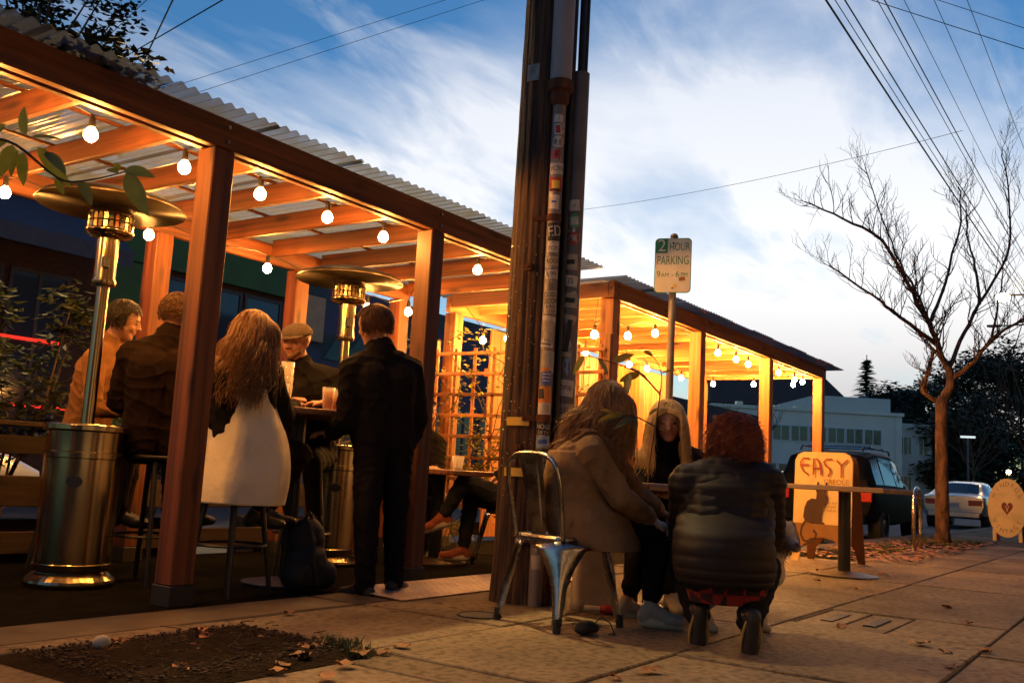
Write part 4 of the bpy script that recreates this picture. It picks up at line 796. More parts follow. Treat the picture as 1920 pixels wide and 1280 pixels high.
for k in range(9): y = -.92 + .235 * k; m = MB(); m.span((-.012, y - .017, .42), (.008, y + .017, 1.96)); m.build('slat', WZ, tr, bevel=.003)
for k in range(8): z = .47 + .205 * k; m = MB(); m.span((-.031, -.98, z - .017), (-.013, .99, z + .017)); m.build('slat', WY, tr, bevel=.003)
for y in (-.99, 1.0): m = MB(); m.span((-.01, y - .03, -.004), (.045, y + .03, 2.05)); m.build('post', WZ, tr, bevel=.004)
m = MB(); m.span((-.06, -1.0, .40), (.02, 1.0, .44)); m.build('rail', WY, tr)
vn = thing('climbing_vine', 'climbing vine with small leaves threaded through the trellis', 'vine', (7.5, 5.1, 0)); m = MB(); cs = []
for k in range(16):
    p = V(.0, rng.uniform(-.9, .9), .0 if k % 2 else .5); pts = [p]
    for q in range(9): p = p + V(rng.uniform(-.02, .02), rng.uniform(-.22, .22), rng.uniform(.08, .27)); p.x = max(-.05, min(.08, p.x)); p.z = min(p.z, 2.1); pts.append(p); cs.append((p, (.05, .14, .12)))
    m.tube(pts, .005, 5)
m.build('stems', BARK, vn); m = MB(); leaf_cloud(m, cs, 1500, .055, rng, .8); m.build('foliage', FOLY, vn)
sc_ = thing('plank_screen', 'warm plank screen at the back of the far pergola', 'screen', (11.6, 6.16, 0))
for k in range(25): x = -3.0 + .186 * k; m = MB(); m.span((x, -.012, .05), (x + .178, .012, 2.33)); m.build('plank', WZ, sc_, bevel=.003)
for z in (.4, 1.8): m = MB(); m.span((-3.02, .013, z), (1.66, .05, z + .09)); m.build('batten', WX, sc_)
rl2 = thing('parklet_rail', 'dark board rail along the street side of the far parklet', 'railing', (11, 6.32, 0))
for x in (-3.2, -1, 1.2, 3.3): m = MB(); m.span((x - .045, -.02, -.13), (x + .045, .07, .88)); m.build('post', RAILW, rl2)
for z0, z1 in ((.06, .2), (.36, .56), (.70, .82)): m = MB(); m.span((-3.4, -.05, z0), (3.4, -.021, z1)); m.build('board', RAILW, rl2)
# paper notices on the far pergola corner
m = MB(); m.prism([(0, 0), (.34, .03), (.30, .50), (-.03, .44)], (7.60, 4.72, 1.72), (0, 1, 0), (0, 0, 1), -.003); tag(m.build('poster', CRM), 'cream paper poster pinned up beside the wooden pole', 'poster')

# ------------------------------------------------------------------ easel signs, bike rack
SIGNC = mat('cream sign board', (.82, .58, .22), .55, dark=(.62, .42, .15), scale=3, thr=(.25, .5)); INK = mat('dark brown ink', (.075, .03, .012), .7, var=.3, scale=8); REDI = mat('red ink', (.42, .05, .015), .6, var=.2, scale=8); TANI = mat('tan ink', (.40, .21, .06), .7, var=.2)
sg = thing('easel_sign', 'yellow easel sign reading EASY CREOLE with a dark cat', 'sign', (10.55, 2.97, 0), R(-6))
n_ = V(-1, 0, .06).normalized(); U_ = V(0, -1, 0); W_ = n_.cross(U_).normalized() * 1; W_ = V(.06, 0, 1).normalized(); SO = V(-.22, 0, .0)
w2 = .315; Hh = 1.16
pol = [(-w2, 0), (-w2 + .07, 0), (-w2 + .10, .14), (-.12, .24), (.02, .265), (.15, .235), (w2 - .10, .14), (w2 - .07, 0), (w2, 0), (w2, Hh - .09), (w2 - .03, Hh - .03), (w2 - .09, Hh), (-w2 + .09, Hh), (-w2 + .03, Hh - .03), (-w2, Hh - .09)]
m = MB(); m.prism(pol, SO, U_, W_, -.018)
fr = m.build('front_board', SIGNC, sg)
m = MB(); bo = V(.22, 0, 0); Wb = V(-.19, 0, 1).normalized(); m.prism(pol, bo, U_, Wb, .018); m.build('back_board', mat('dark board', (.13, .05, .02), .7, var=.2), sg)
nv = -U_.cross(W_).normalized()
if nv.x > 0: nv = -nv
def on(d): return SO + nv * (.0195 + d)
m = MB(); 
def strokes(mb, lines, d, wd, mi=0):
    for ln in lines:
        pts = [V(x, y, 0) for x, y in ln]
        for i in range(len(pts)):
            a = pts[max(0, i - 1)]; b = pts[min(len(pts) - 1, i + 1)]; t = (b - a).normalized(); nn = V(-t.y, t.x, 0) * wd / 2
            ln_ = (pts[i] + nn, pts[i] - nn)
            if i == 0: prev = ln_; continue
            q = [prev[0], prev[1], ln_[1], ln_[0]]; mb.add([on(d) + U_ * p.x + W_ * p.y for p in q], [(0, 1, 2, 3)], mi); prev = ln_
arcE = [(-.14 - .0 + .10 * 0, 1.085)]
E_ = [[(-.15, 1.09), (-.215, 1.088), (-.245, 1.05), (-.243, 1.0), (-.21, .95), (-.155, .915)], [(-.24, 1.015), (-.155, 1.022)]]
A_ = [[(-.10, .915), (-.10, 1.085), (-.065, 1.085), (-.03, 1.03), (-.015, .915)], [(-.10, .985), (-.02, .985)]]
S_ = [[(.105, 1.085), (.04, 1.083), (.01, 1.055), (.03, 1.02), (.075, .985), (.085, .945), (.06, .905)]]
Y_ = [[(.15, 1.08), (.20, 1.02), (.205, .895)], [(.20, 1.02), (.27, 1.085)]]
for ltr in (E_, A_, S_, Y_): m = MB(); strokes(m, ltr, .001, .018); m.build('lettering', REDI, fr)
m = MB(); text_on(m, 'CREOLE', .075, on(.001) + U_ * .15 + W_ * .845, U_, W_, squash=1.0); m.build('lettering', TANI, fr)
m = MB()
for s_, y in (('muffins and', .63), ('vegan and', .59), ('bar and co', .55)): m = MB(); text_on(m, s_, .042, on(.001) + U_ * .08 + W_ * y, U_, W_, squash=.9); m.build('lettering', TANI, fr)
cat = [(-.05, .84), (-.035, .845), (-.03, .80), (.0, .815), (.03, .80), (.045, .845), (.06, .84), (.05, .77), (.035, .74), (.06, .69), (.06, .64), (.02, .58), (.0, .50), (-.005, .43), (.04, .415), (.04, .40), (-.11, .40), (-.17, .415), (-.195, .47), (-.185, .56), (-.16, .63), (-.11, .665), (-.06, .66), (-.055, .72), (-.07, .77)]
m = MB(); m.prism(cat, on(.0008), U_, W_, -.0008 if U_.cross(W_).dot(nv) < 0 else .0008)
m.build('cat_figure', INK, fr)
m = MB(); strokes(m, [[(-.17, .42), (-.205, .36), (-.215, .28), (-.18, .22), (-.11, .20), (-.055, .24), (-.045, .30), (-.08, .335)]], .001, .026); m.build('cat_tail', INK, fr)
m = MB(); m.prism([(-w2 + .002, .15), (-w2 + .10, .145), (-.12, .245), (.02, .27), (.15, .24), (w2 - .10, .145), (w2 - .002, .15), (w2 - .002, .40), (-w2 + .002, .40)], on(.0003), U_, W_, -.0003 if U_.cross(W_).dot(nv) < 0 else .0003); m.build('painted_ground', mat('ochre paint', (.36, .17, .04), .7, var=.3, scale=6), fr)
ov = thing('oval_sign', 'round cream easel sign with a dark red heart at the far right', 'sign', (20.4, 2.42, 0), R(-5))
O_ = V(-.03, 0, .62); U_ = V(0, -1, 0); W_ = V(.08, 0, 1).normalized(); k = 40; ell = [(.335 * math.cos(2 * math.pi * q / k), .55 * math.sin(2 * math.pi * q / k)) for q in range(k)]
m = MB(); m.prism(ell, O_, U_, W_, -.02 if U_.cross(W_).x > 0 else .02); od = m.build('board', SIGNC, ov)
for s_ in (-1, 1): m = MB(); m.span((-.06, s_ * .22 - .03, 0), (-.02, s_ * .22 + .03, .3)); m.build('leg', SIGNC, ov); m = MB(); m.box((.14, s_ * .22, .3), (.02, .05, .62), rotm(0, -20, 0)); m.build('strut', MATS['dark board'], ov)
nv2 = V(-1, 0, .08).normalized()
def on2(x, y, d): return O_ + nv2 * (.0215 + d) + U_ * x + W_ * y
ht = []
for q in range(24): t = 2 * math.pi * q / 24; ht.append((.0062 * 16 * math.sin(t) ** 3, .0085 * (13 * math.cos(t) - 5 * math.cos(2 * t) - 2 * math.cos(3 * t) - math.cos(4 * t)) + .0))
m = MB(); m.add([on2(x, y, .0005) for x, y in ht], [tuple(range(24))]); m.build('heart', mat('dark red print', (.20, .02, .012), .6), od)
m = MB(); rr = [(.030 * math.cos(2 * math.pi * q / 20), .030 * math.sin(2 * math.pi * q / 20) + .02) for q in range(20)]; r2 = [(x * .72, (y - .02) * .72 + .02) for x, y in rr]
m.add([on2(x, y, .001) for x, y in rr + r2], [(i, (i + 1) % 20, 20 + (i + 1) % 20, 20 + i) for i in range(20)]); m.add([on2(x, y, .001) for x, y in ((-.005, -.01), (.005, -.01), (.005, -.07), (-.005, -.07))], [(0, 1, 2, 3)]); m.add([on2(x, y, .0012) for x, y in ((-.02, -.035), (.02, -.035), (.02, -.045), (-.02, -.045))], [(0, 1, 2, 3)]); m.build('venus_symbol', SIGNC, od)
m = MB()
for s_, a0, da, top in (('MINDFUL', 150, -20, True), ('VINTAGE', 215, 18, False)):
    for q, ch_ in enumerate(s_):
        a = R(a0 + da * q); rx, ry = .255, .44; c_ = on2(rx * math.cos(a), ry * math.sin(a), .001); tl = a - math.pi / 2 if top else a + math.pi / 2
        u = U_ * math.cos(tl) + W_ * math.sin(tl); w = W_ * math.cos(tl) - U_ * math.sin(tl); vs, fs = text_mesh(ch_, .11); m.add([c_ + u * x + w * y for x, y, _ in vs], fs)
m.build('lettering', TANI, od)
bh = thing('bike_rack', 'galvanised hoop bike rack standing on the verge', 'bike rack', (14.2, 2.80, 0), R(4)); m = MB(); hp = [(-.30, 0, 0), (-.335, 0, .25), (-.33, 0, .5)] + [(.33 * math.cos(math.pi - math.pi * q / 14), 0, .52 + .33 * math.sin(math.pi * q / 14)) for q in range(15)] + [(.335, 0, .25), (.30, 0, 0)]
m.tube(hp, .03, 12); m.build('hoop', STEEL, bh, smooth=True)
for s_ in (-1, 1): m = MB(); m.lathe([(0, 0), (.075, 0), (.075, .008), (0, .008)], (s_ * .30, 0, 0), 16); m.build('flange', STEEL, bh)
# ------------------------------------------------------------------ cars
CGL = mat('car glass', (.012, .016, .022), .04, spec=.9); CHR = mat('chrome trim', (.6, .6, .6), .15, 1.0)
TAILR = mat('tail lamp red', (.40, .015, .01), .2, coat=.5); 
def interp(tab, x):
    for (a, *pa), (b, *pb) in zip(tab, tab[1:]):
        if a <= x <= b: t = (x - a) / (b - a); return [p + (q - p) * t for p, q in zip(pa, pb)]
    return list(tab[-1][1:] if x > tab[-1][0] else tab[0][1:])
def car(label, cat_, x, y, rz, stations, paint, wheels, win, rear_glass, front_glass, group, lit=None, z=-.13, tail=None, plate=True, rails=False, head=None):
    """front points to local +x; stations: x, half width low, half width belt, half width roof, z low, z belt, z roof"""
    c_ = thing('car', label, cat_, (x, y, z), rz, group); tab = stations; xs_ = []
    for (a, *_), (b, *_) in zip(tab, tab[1:]): xs_ += [a + (b - a) * q / 3 for q in range(3)]
    xs_.append(tab[-1][0]); m = MB(); vs = []
    def sec(xx):
        wl, wb, wr, zl, zb, zr = interp(tab, xx); zm = zl + (zb - zl) * .5; e = .06 if zr - zb > .2 else .02
        half = [(wl * .82, zl), (wl, zl + .06), (wb + .012, zm), (wb, zb - .03), (wb * .985, zb), (wr + (wb - wr) * .08, zr - e), (wr * .86, zr - .012), (wr * .4, zr + .008)]
        return half
    for xx in xs_: h = sec(xx); vs += [(xx, a, b) for a, b in h] + [(xx, -a, b) for a, b in h[::-1]]
    k = 16; m.add(vs, [(i * k + j, (i + 1) * k + j, (i + 1) * k + (j + 1) % k, i * k + (j + 1) % k) for i in range(len(xs_) - 1) for j in range(k)] + [tuple(range(k)), tuple(range((len(xs_) - 1) * k, len(xs_) * k))[::-1]])
    b_ = m.build('body', paint, c_, smooth=True); b_.modifiers.new('e', 'EDGE_SPLIT').split_angle = R(38)
    def side(xx, v, s_): h = sec(xx); p, q = h[4], h[5]; return V(xx, s_ * (p[0] + (q[0] - p[0]) * v + .006), p[1] + (q[1] - p[1]) * v)
    for a, b, a2, b2 in win:
        for s_ in (1, -1):
            m = MB(); vs = [side(a + (b - a) * i / 4 + (a2 + (b2 - a2) * i / 4 - a - (b - a) * i / 4) * v, .08 + .84 * v, s_) for i in range(5) for v in (0, .5, 1)]; m.add(vs, [(i * 3 + j, (i + 1) * 3 + j, (i + 1) * 3 + j + 1, i * 3 + j + 1) for i in range(4) for j in range(2)]); m.build('side_window', CGL, c_)
    for nm, (a, b) in (('rear_window', rear_glass), ('windscreen', front_glass)):
        m = MB(); vs = []
        for i in range(5):
            xx = a + (b - a) * i / 4; h = sec(xx); w = h[6][0] * .93; s_ = -1 if nm == 'rear_window' else 1
            for q in (-1, -.45, .45, 1): vs.append((xx + s_ * .006, w * q, (h[6][1] if abs(q) == 1 else h[7][1]) + .006))
        m.add(vs, [(i * 4 + j, (i + 1) * 4 + j, (i + 1) * 4 + j + 1, i * 4 + j + 1) for i in range(4) for j in range(3)]); m.build(nm, CGL, c_)
    for wx in wheels[0]:
        for s_ in (1, -1):
            r = wheels[1]; w = interp(tab, wx)[0]; yy = s_ * (w - .07); m = MB(); q = []
            for rr, dy in ((r * .62, -.10), (r * .97, -.10), (r, -.08), (r, .08), (r * .97, .10), (r * .62, .10)): q.append((rr, dy))
            vs = [(wx + rr * math.cos(2 * math.pi * t / 28), yy + dy, r + rr * math.sin(2 * math.pi * t / 28)) for rr, dy in q for t in range(28)]; m.add(vs, [(i * 28 + j, i * 28 + (j + 1) % 28, (i + 1) % 6 * 28 + (j + 1) % 28, (i + 1) % 6 * 28 + j) for i in range(6) for j in range(28)]); wh = m.build('wheel', RUBBER, c_, smooth=True)
            m = MB(); cc_ = (wx, yy + s_ * .06, r)
            for t in range(5): a = 2 * math.pi * t / 5; m.add([(wx + .05 * math.cos(a - 1.2), yy + s_ * .08, r + .05 * math.sin(a - 1.2)), (wx + .05 * math.cos(a + 1.2), yy + s_ * .08, r + .05 * math.sin(a + 1.2)), (wx + r * .63 * math.cos(a + .25), yy + s_ * .07, r + r * .63 * math.sin(a + .25)), (wx + r * .63 * math.cos(a - .25), yy + s_ * .07, r + r * .63 * math.sin(a - .25))], [(0, 1, 2, 3)])
            m.tube([(wx, yy - s_ * .02, r), (wx, yy + s_ * .045, r)], r * .63, 24); m.build('rim', CHR, wh)
            m = MB(); m.tube([(wx, s_ * (w - .2), r), (wx, s_ * (w + .008), r)], r + .05, 28); m.build('wheel_arch', RUBBER, c_)
    x0 = tab[0][0]; wl, wb = tab[0][1], tab[0][2]; zb = tab[0][5]
    for s_ in (1, -1):
        if tail: dx, y0, y1, z0, z1, mt = tail; m = MB(); m.span((x0 + dx - .03, min(s_ * y0, s_ * y1), z0), (x0 + dx + .10, max(s_ * y0, s_ * y1), z1)); m.build('tail_light', mt, c_, bevel=.01)
        hz_ = tab[-1][5] - .10; m = MB(); m.ball((tab[-1][0] - .02, s_ * (tab[-1][2] - .2), hz_), (.05, .14, .06), 10); m.build('headlight', head or CHR, c_, smooth=True)
    m = MB(); m.span((x0 - .06, -wl * .97, .32), (x0 + .1, wl * .97, .50)); m.build('rear_bumper', paint, c_, bevel=.03)
    if plate:
        m = MB(); m.span((x0 - .02 if not tail else x0 + tail[0] - .035, -.16, zb - .30), (x0 + (tail[0] if tail else 0) + .02, .16, zb - .14)); pl_ = m.build('number_plate', WH, c_); m = MB(); xx = (x0 + tail[0] - .035 if tail else x0 - .02) - .002; text_on(m, '7WHG172', .1, (xx, 0, zb - .22), (0, -1, 0), (0, 0, 1), squash=.7); m.build('lettering', BLU, pl_)
    if rails:
        for s_ in (1, -1): m = MB(); zr = rails; m.tube([(-1.7, s_ * .58, zr), (-1.6, s_ * .58, zr + .08), (.3, s_ * .58, zr + .08), (.4, s_ * .58, zr)], .018, 6); m.build('roof_rail', BLACKM, c_)
        for xx in (-1.2, -.2): m = MB(); m.tube([(xx, -.62, zr + .10), (xx, .62, zr + .10)], .018, 6); m.build('cross_bar', CHR, c_)
    return c_
SUV = [(-2.25, .80, .86, .80, .45, .98, 1.04), (-2.15, .84, .90, .72, .38, 1.0, 1.30), (-1.95, .86, .91, .68, .34, 1.0, 1.58), (-1.4, .88, .92, .70, .30, 1.0, 1.66), (-.2, .88, .92, .70, .28, .99, 1.66), (.35, .88, .92, .68, .28, .98, 1.58), (1.05, .87, .91, .72, .30, .97, 1.02), (1.9, .85, .88, .70, .32, .90, .94), (2.25, .78, .80, .62, .38, .76, .80)]
SED = [(-2.35, .74, .80, .70, .42, .90, .94), (-2.2, .80, .85, .72, .34, .93, .99), (-1.55, .84, .88, .72, .28, .95, 1.02), (-.95, .86, .89, .64, .26, .94, 1.34), (-.2, .86, .89, .63, .25, .93, 1.42), (.35, .86, .89, .62, .25, .92, 1.36), (1.05, .85, .88, .68, .27, .90, .96), (1.95, .82, .85, .66, .30, .80, .84), (2.3, .74, .76, .58, .36, .66, .70)]
PDK = mat('dark blue car paint', (.003, .0035, .005), .6, spec=.08); PSV = mat('champagne car paint', (.46, .41, .34), .28, .7, coat=1.0, var=.06); PGR = mat('grey car paint', (.25, .26, .28), .3, .6, coat=1.0); PRD = mat('maroon car paint', (.12, .012, .012), .25, .2, coat=1.0)
SW = [(-1.35, -.42, -1.28, -.42), (-.35, .75, -.35, .38)]; SW2 = [(-.78, -.2, -.72, -.2), (-.13, .78, -.13, .36)]
car('dark estate car with roof rack parked behind the easel sign', 'car', 20.3, 5.2, 0, SUV, PDK, ((-1.35, 1.4), .34), [(-1.95, -1.42, -1.85, -1.42)] + SW, (-2.16, -1.98), (.38, 1.0), 'cars parked along the kerb', tail=(.0, .62, .88, .72, .98, TAILR), rails=1.66)
car('champagne saloon car parked beyond the bare tree, rear facing us', 'car', 33.6, 5.15, 0, SED, PSV, ((-1.4, 1.4), .31), SW2, (-1.5, -.98), (.38, 1.0), 'cars parked along the kerb', tail=(.02, .40, .78, .68, .84, TAILR))
car('maroon saloon car with glowing tail lights on the road behind the far pergola', 'car', 27.4, 8.35, R(1), SED, PRD, ((-1.4, 1.4), .31), SW2, (-1.5, -.98), (.38, 1.0), 'cars driving on the street', tail=(.02, .42, .78, .70, .84, emit('lit tail lamp', (1, .05, .02), 22.0)))
car('pale silver saloon car on the road behind the rail at the left edge', 'car', 2.7, 9.4, 0, SED, mat('silver car paint', (.5, .5, .52), .25, .6, coat=1.0), ((-1.4, 1.4), .31), SW2, (-1.5, -.98), (.38, 1.0), 'cars driving on the street', tail=(.02, .42, .78, .70, .84, TAILR))

# ------------------------------------------------------------------ trees
TBARK = mat('tree bark', (.17, .085, .048), .9, dark=(.045, .022, .013), scale=9, stretch=(1, 1, .45), bump=1.0, bdist=.03, thr=(.4, .6), detail=10)
TREE=[[(17.04, 2.97, -0.05), (16.86, 2.95, 1.2), (16.7, 2.92, 2.25)],[(16.99, 3.01, 2.32), (16.83, 3.22, 2.47), (16.83, 3.14, 2.76), (16.83, 3.06, 3.1)],[(16.83, 3.14, 2.76), (16.69, 3.32, 2.84)],
 [(16.71, 2.91, 2.25), (16.73, 2.79, 2.61), (16.68, 2.81, 2.83), (16.57, 2.91, 3.06), (16.19, 3.01, 3.49), (15.67, 3.14, 3.89), (14.76, 3.41, 4.55), (14.0, 3.77, 4.73), (13.48, 4.13, 4.88)],[(16.19, 3.01, 3.49), (16.47, 3.2, 3.95), (16.62, 3.53, 4.61), (16.78, 3.83, 5.39), (16.75, 4.15, 6.45)],
 [(16.68, 2.82, 2.78), (16.94, 2.67, 3.3), (17.24, 2.42, 3.96), (17.72, 2.04, 4.9), (17.78, 2.03, 6.02), (17.73, 2.11, 6.75)],[(16.74, 2.76, 2.66), (16.57, 2.41, 2.91), (16.24, 2.11, 3.19), (15.91, 1.63, 3.47), (15.71, 1.16, 3.7)],[(16.31, 2.99, 3.56), (16.98, 2.91, 4.27), (17.62, 2.75, 5.49), (17.84, 2.79, 6.2)],
 [(16.51, 2.96, 3.2), (15.61, 3.32, 3.51), (14.9, 3.58, 3.75), (14.19, 4.01, 4.08)],[(17.24, 2.42, 3.96), (17.76, 2.55, 4.71), (18.15, 2.72, 5.39), (18.37, 2.77, 6.04)],[(16.24, 2.11, 3.19), (15.89, 1.95, 3.77), (15.62, 1.87, 4.21)]]
RAD = [(.125, .088), (.048, .026), (.02, .006), (.085, .009), (.034, .007), (.042, .008), (.052, .010), (.036, .009), (.04, .008), (.03, .008), (.022, .007)]
rng = random.Random(77)
bt = thing('bare_tree', 'leafless street tree with spreading branches beyond the easel sign', 'tree', (17.0, 2.97, 0)); off = V(bt.location)
tw = MB(); lim = MB()
def smooth_path(p, k=4):
    p = [V(q) for q in p]; o = []
    for i in range(len(p) - 1):
        p0, p1, p2, p3 = p[max(0, i - 1)], p[i], p[i + 1], p[min(len(p) - 1, i + 2)]
        for q in range(k): t = q / k; o.append(.5 * ((2 * p1) + (p2 - p0) * t + (2 * p0 - 5 * p1 + 4 * p2 - p3) * t * t + (3 * p1 - p0 - 3 * p2 + p3) * t ** 3))
    return o + [p[-1]]
def twig(mb, p, d, ln, r, lev):
    pts = [p]; k = 5; dd = d.normalized()
    for i in range(k): dd = (dd + V(rng.gauss(0, .14), rng.gauss(0, .14), rng.gauss(.09, .10))).normalized(); p = p + dd * ln / k; pts.append(p)
    mb.tube(pts, [r * (1 - .8 * i / k) + .0012 for i in range(k + 1)], 4 if r < .01 else 5, cap=False)
    if lev > 0:
        for i in range(1, k + 1):
            for _ in range(1):
                if rng.random() < (.85 if lev == 2 else .6):
                    ax = V(rng.gauss(0, 1), rng.gauss(0, 1), rng.gauss(0, 1)); s_ = dd.cross(ax).normalized(); twig(mb, pts[i], dd * .75 + s_ * .7 + V(0, 0, .3), ln * rng.uniform(.38, .66), r * .5, lev - 1)
for i, (pl_, (r0, r1)) in enumerate(zip(TREE, RAD)):
    sp = [q - off for q in smooth_path(pl_)]; n = len(sp); rad = [r0 + (r1 - r0) * (q / (n - 1)) ** (.6 if i == 0 else .75) for q in range(n)]
    if i == 0: rad[0] *= 1.25; m = MB(); m.tube(sp + [sp[-1] + V(.0, -.02, .12)], rad + [.07], 16); m.build('trunk', TBARK, bt, smooth=True); continue
    (lim if r0 > .03 else tw).tube([q + V(rng.gauss(0, .012), rng.gauss(0, .012), 0) * min(1, k_) for k_, q in enumerate(sp)], rad, 8)
    for q in range(max(2, n // 4), n):
        t = q / (n - 1); d = (sp[q] - sp[q - 1]).normalized()
        for _ in range(2 if t > .3 else 1):
            if rng.random() < .85: s_ = d.cross(V(rng.gauss(0, 1), rng.gauss(0, 1), rng.gauss(0, 1))).normalized(); twig(tw, sp[q], d * .4 + s_ * .75 + V(0, 0, .62), rng.uniform(.30, .68) * (1.0 if i > 2 else .4), rad[q] * .28 + .0015, 2 if rng.random() < .6 else 1)
o = lim.build('limbs', TBARK, bt, smooth=True); tag(tw.build('crown', TBARK, bt, smooth=True), kind='stuff')
def small_bare(label, x, y, h, spread, seed):
    global rng; rng = random.Random(seed); t_ = thing('bare_tree', label, 'tree', (x, y, -.1)); m = MB(); m.tube([(0, 0, 0), (.05, 0, h * .25), (0, .05, h * .45)], [.10, .08, .06], 8); m.build('trunk', TBARK, t_, smooth=True); c_ = MB()
    for k in range(12): a = k * 2.4; twig(c_, V(0, 0, h * (.25 + .2 * k / 12)), V(math.cos(a) * spread, math.sin(a) * spread, rng.uniform(.5, 1.2)), h * rng.uniform(.4, .6), .04, 2)
    tag(c_.build('crown', TBARK, t_), kind='stuff')
small_bare('small leafless tree in front of the white building', 33, 12.9, 3.6, 1.0, 4)
def leafy(label, x, y, h, r, n, size, fm, seed, name='evergreen_tree', clumps=26, z0=.3, grp=None):
    rg = random.Random(seed); t_ = thing(name, label, 'tree', (x, y, -.15), 0, grp); m = MB(); m.tube([(0, 0, 0), (.1, 0, h * .3), (-.1, .1, h * .6), (0, 0, h * .85)], [.22, .17, .11, .03], 8); cs = []
    for k in range(clumps):
        a = rg.uniform(0, 6.28); q = r * math.sqrt(rg.random()); z = h * rg.uniform(z0, .97); s_ = (1 - .5 * abs(z / h - .55)); e = V(q * math.cos(a) * s_, q * math.sin(a) * s_, z); b = V(0, 0, max(.3, z * .7)); m.tube([b, b.lerp(e, .5) + V(0, 0, .15), e], [.05, .03, .01], 5); cs.append((e, (r * .30, r * .30, r * .24)))
    m.build('trunk', TBARK, t_); c_ = MB(); leaf_cloud(c_, cs, n, size, rg, .5); tag(c_.build('crown', fm, t_), kind='stuff'); return t_
leafy('dark leafy tree rising over the near pergola roof at top left', 9.6, 18.6, 11.4, 2.1, 5200, .20, FOLD, 1, clumps=40, z0=.45)
for lab, x, y, h, r, sd_ in (('large dark tree at the end of the street just right of the street tree trunk', 96, 17.5, 11, 5.5, 2), ('tallest dark tree at the end of the street above the oval sign', 112, 15.6, 16, 6.0, 3), ('broad dark tree at the right edge of the picture', 118, 12.5, 18, 6.5, 6), ('dark tree lowest in the row at the end of the street', 84, 13.4, 7.5, 4.0, 8)):
    leafy(lab, x, y, h, r, 15000, .60, FOLD, sd_, clumps=60, z0=.04, grp='dark trees at the end of the street')
rng = random.Random(31)
for lab, x, y, h in (('leafless tree at the far right beside the street lamp', 34, 3.1, 6.5), ('thin leafless tree in the distance just right of the street tree trunk', 72, 10.6, 9.0)): small_bare(lab, x, y, h, .8, int(x))
cf_ = thing('conifer', 'distant conifer standing above the white building', 'tree', (98, 24, 0)); m = MB(); m.tube([(0, 0, 0), (0, 0, 14.4)], [.3, .04], 8); m.build('trunk', TBARK, cf_); m = MB(); rg = random.Random(4)
for k in range(46):
    z = 4 + 10 * (k / 46); ln = (14.6 - z) * .32 + .3
    for q in range(6):
        a = q * 1.047 + k * .7; e = V(math.cos(a) * ln, math.sin(a) * ln, z - ln * .12 + .3 * rg.random()); st = V(0, 0, z); 
        for s_ in range(9): p = st.lerp(e, (s_ + 1) / 9); w = V(-math.sin(a), math.cos(a), 0) * (.30 * (1 - s_ / 11)); m.add([p + w - V(0, 0, .1), p - w - V(0, 0, .1), p - V(math.cos(a), math.sin(a), 0) * .35 + V(0, 0, .06)], [(0, 1, 2)])
tag(m.build('crown', FOLD, cf_), kind='stuff')
BLEAF = leafmat('broad green leaf', (.15, .20, .035), (.10, .14, .025), 14, .5)
def broad(mb, base, d, ln, wd, sag):
    d = V(d).normalized(); w = d.cross(V(rng.uniform(-1.3, -.2), rng.uniform(-1, .1), rng.uniform(.1, .9))); w = w.normalized() if w.length > .1 else V(1, 0, 0); nn = w.cross(d); K = 7; vs = []
    for i in range(K + 1):
        t = i / K; ww = wd * (math.sin(math.pi * t ** .8) ** .75 if 0 < t < 1 else 0); c_ = V(base) + d * ln * t - V(0, 0, sag * t * t)
        vs += [c_ - w * ww + nn * ww * .35, c_, c_ + w * ww + nn * ww * .35]
    mb.add(vs, [(i * 3 + j, i * 3 + j + 1, (i + 1) * 3 + j + 1, (i + 1) * 3 + j) for i in range(K) for j in (0, 1)])
# branch with broad leaves hanging in at the upper left: a young tree in the soil bed, its stem left of the picture
BR = [(1.07, 3.24, .0), (1.065, 3.234, 0.915), (1.06, 3.104, 1.474), (1.144, 2.858, 1.612), (1.239, 2.637, 1.578), (1.299, 2.554, 1.559), (1.377, 2.46, 1.475), (1.395, 2.348, 1.461), (1.447, 2.265, 1.489)]
LV = [((1.312, 2.529, 1.585), (1.296, 2.53, 1.675), 0.029), ((1.319, 2.519, 1.581), (1.395, 2.492, 1.605), 0.0203), ((1.332, 2.506, 1.558), (1.41, 2.449, 1.468), 0.0247), ((1.347, 2.488, 1.545), (1.333, 2.348, 1.469), 0.0203), ((1.295, 2.56, 1.559), (1.259, 2.548, 1.459), 0.0232), ((1.312, 2.54, 1.541), (1.326, 2.539, 1.46), 0.0203), ((1.286, 2.571, 1.568), (1.247, 2.639, 1.528), 0.0232), ((1.311, 2.574, 1.554), (1.354, 2.664, 1.51), 0.0189), ((1.389, 2.375, 1.46), (1.382, 2.295, 1.393), 0.0189), ((1.373, 2.466, 1.477), (1.39, 2.449, 1.443), 0.0145), ((1.437, 2.281, 1.484), (1.417, 2.306, 1.503), 0.0131), ((1.444, 2.268, 1.494), (1.464, 2.155, 1.475), 0.0218), ((1.448, 2.264, 1.485), (1.469, 2.172, 1.373), 0.0319), ((1.438, 2.278, 1.491), (1.428, 2.285, 1.521), 0.0116), ((1.452, 2.274, 1.495), (1.531, 2.322, 1.487), 0.0203), ((1.247, 2.625, 1.579), (1.233, 2.663, 1.512), 0.0261), ((1.256, 2.613, 1.575), (1.298, 2.625, 1.642), 0.0203)]
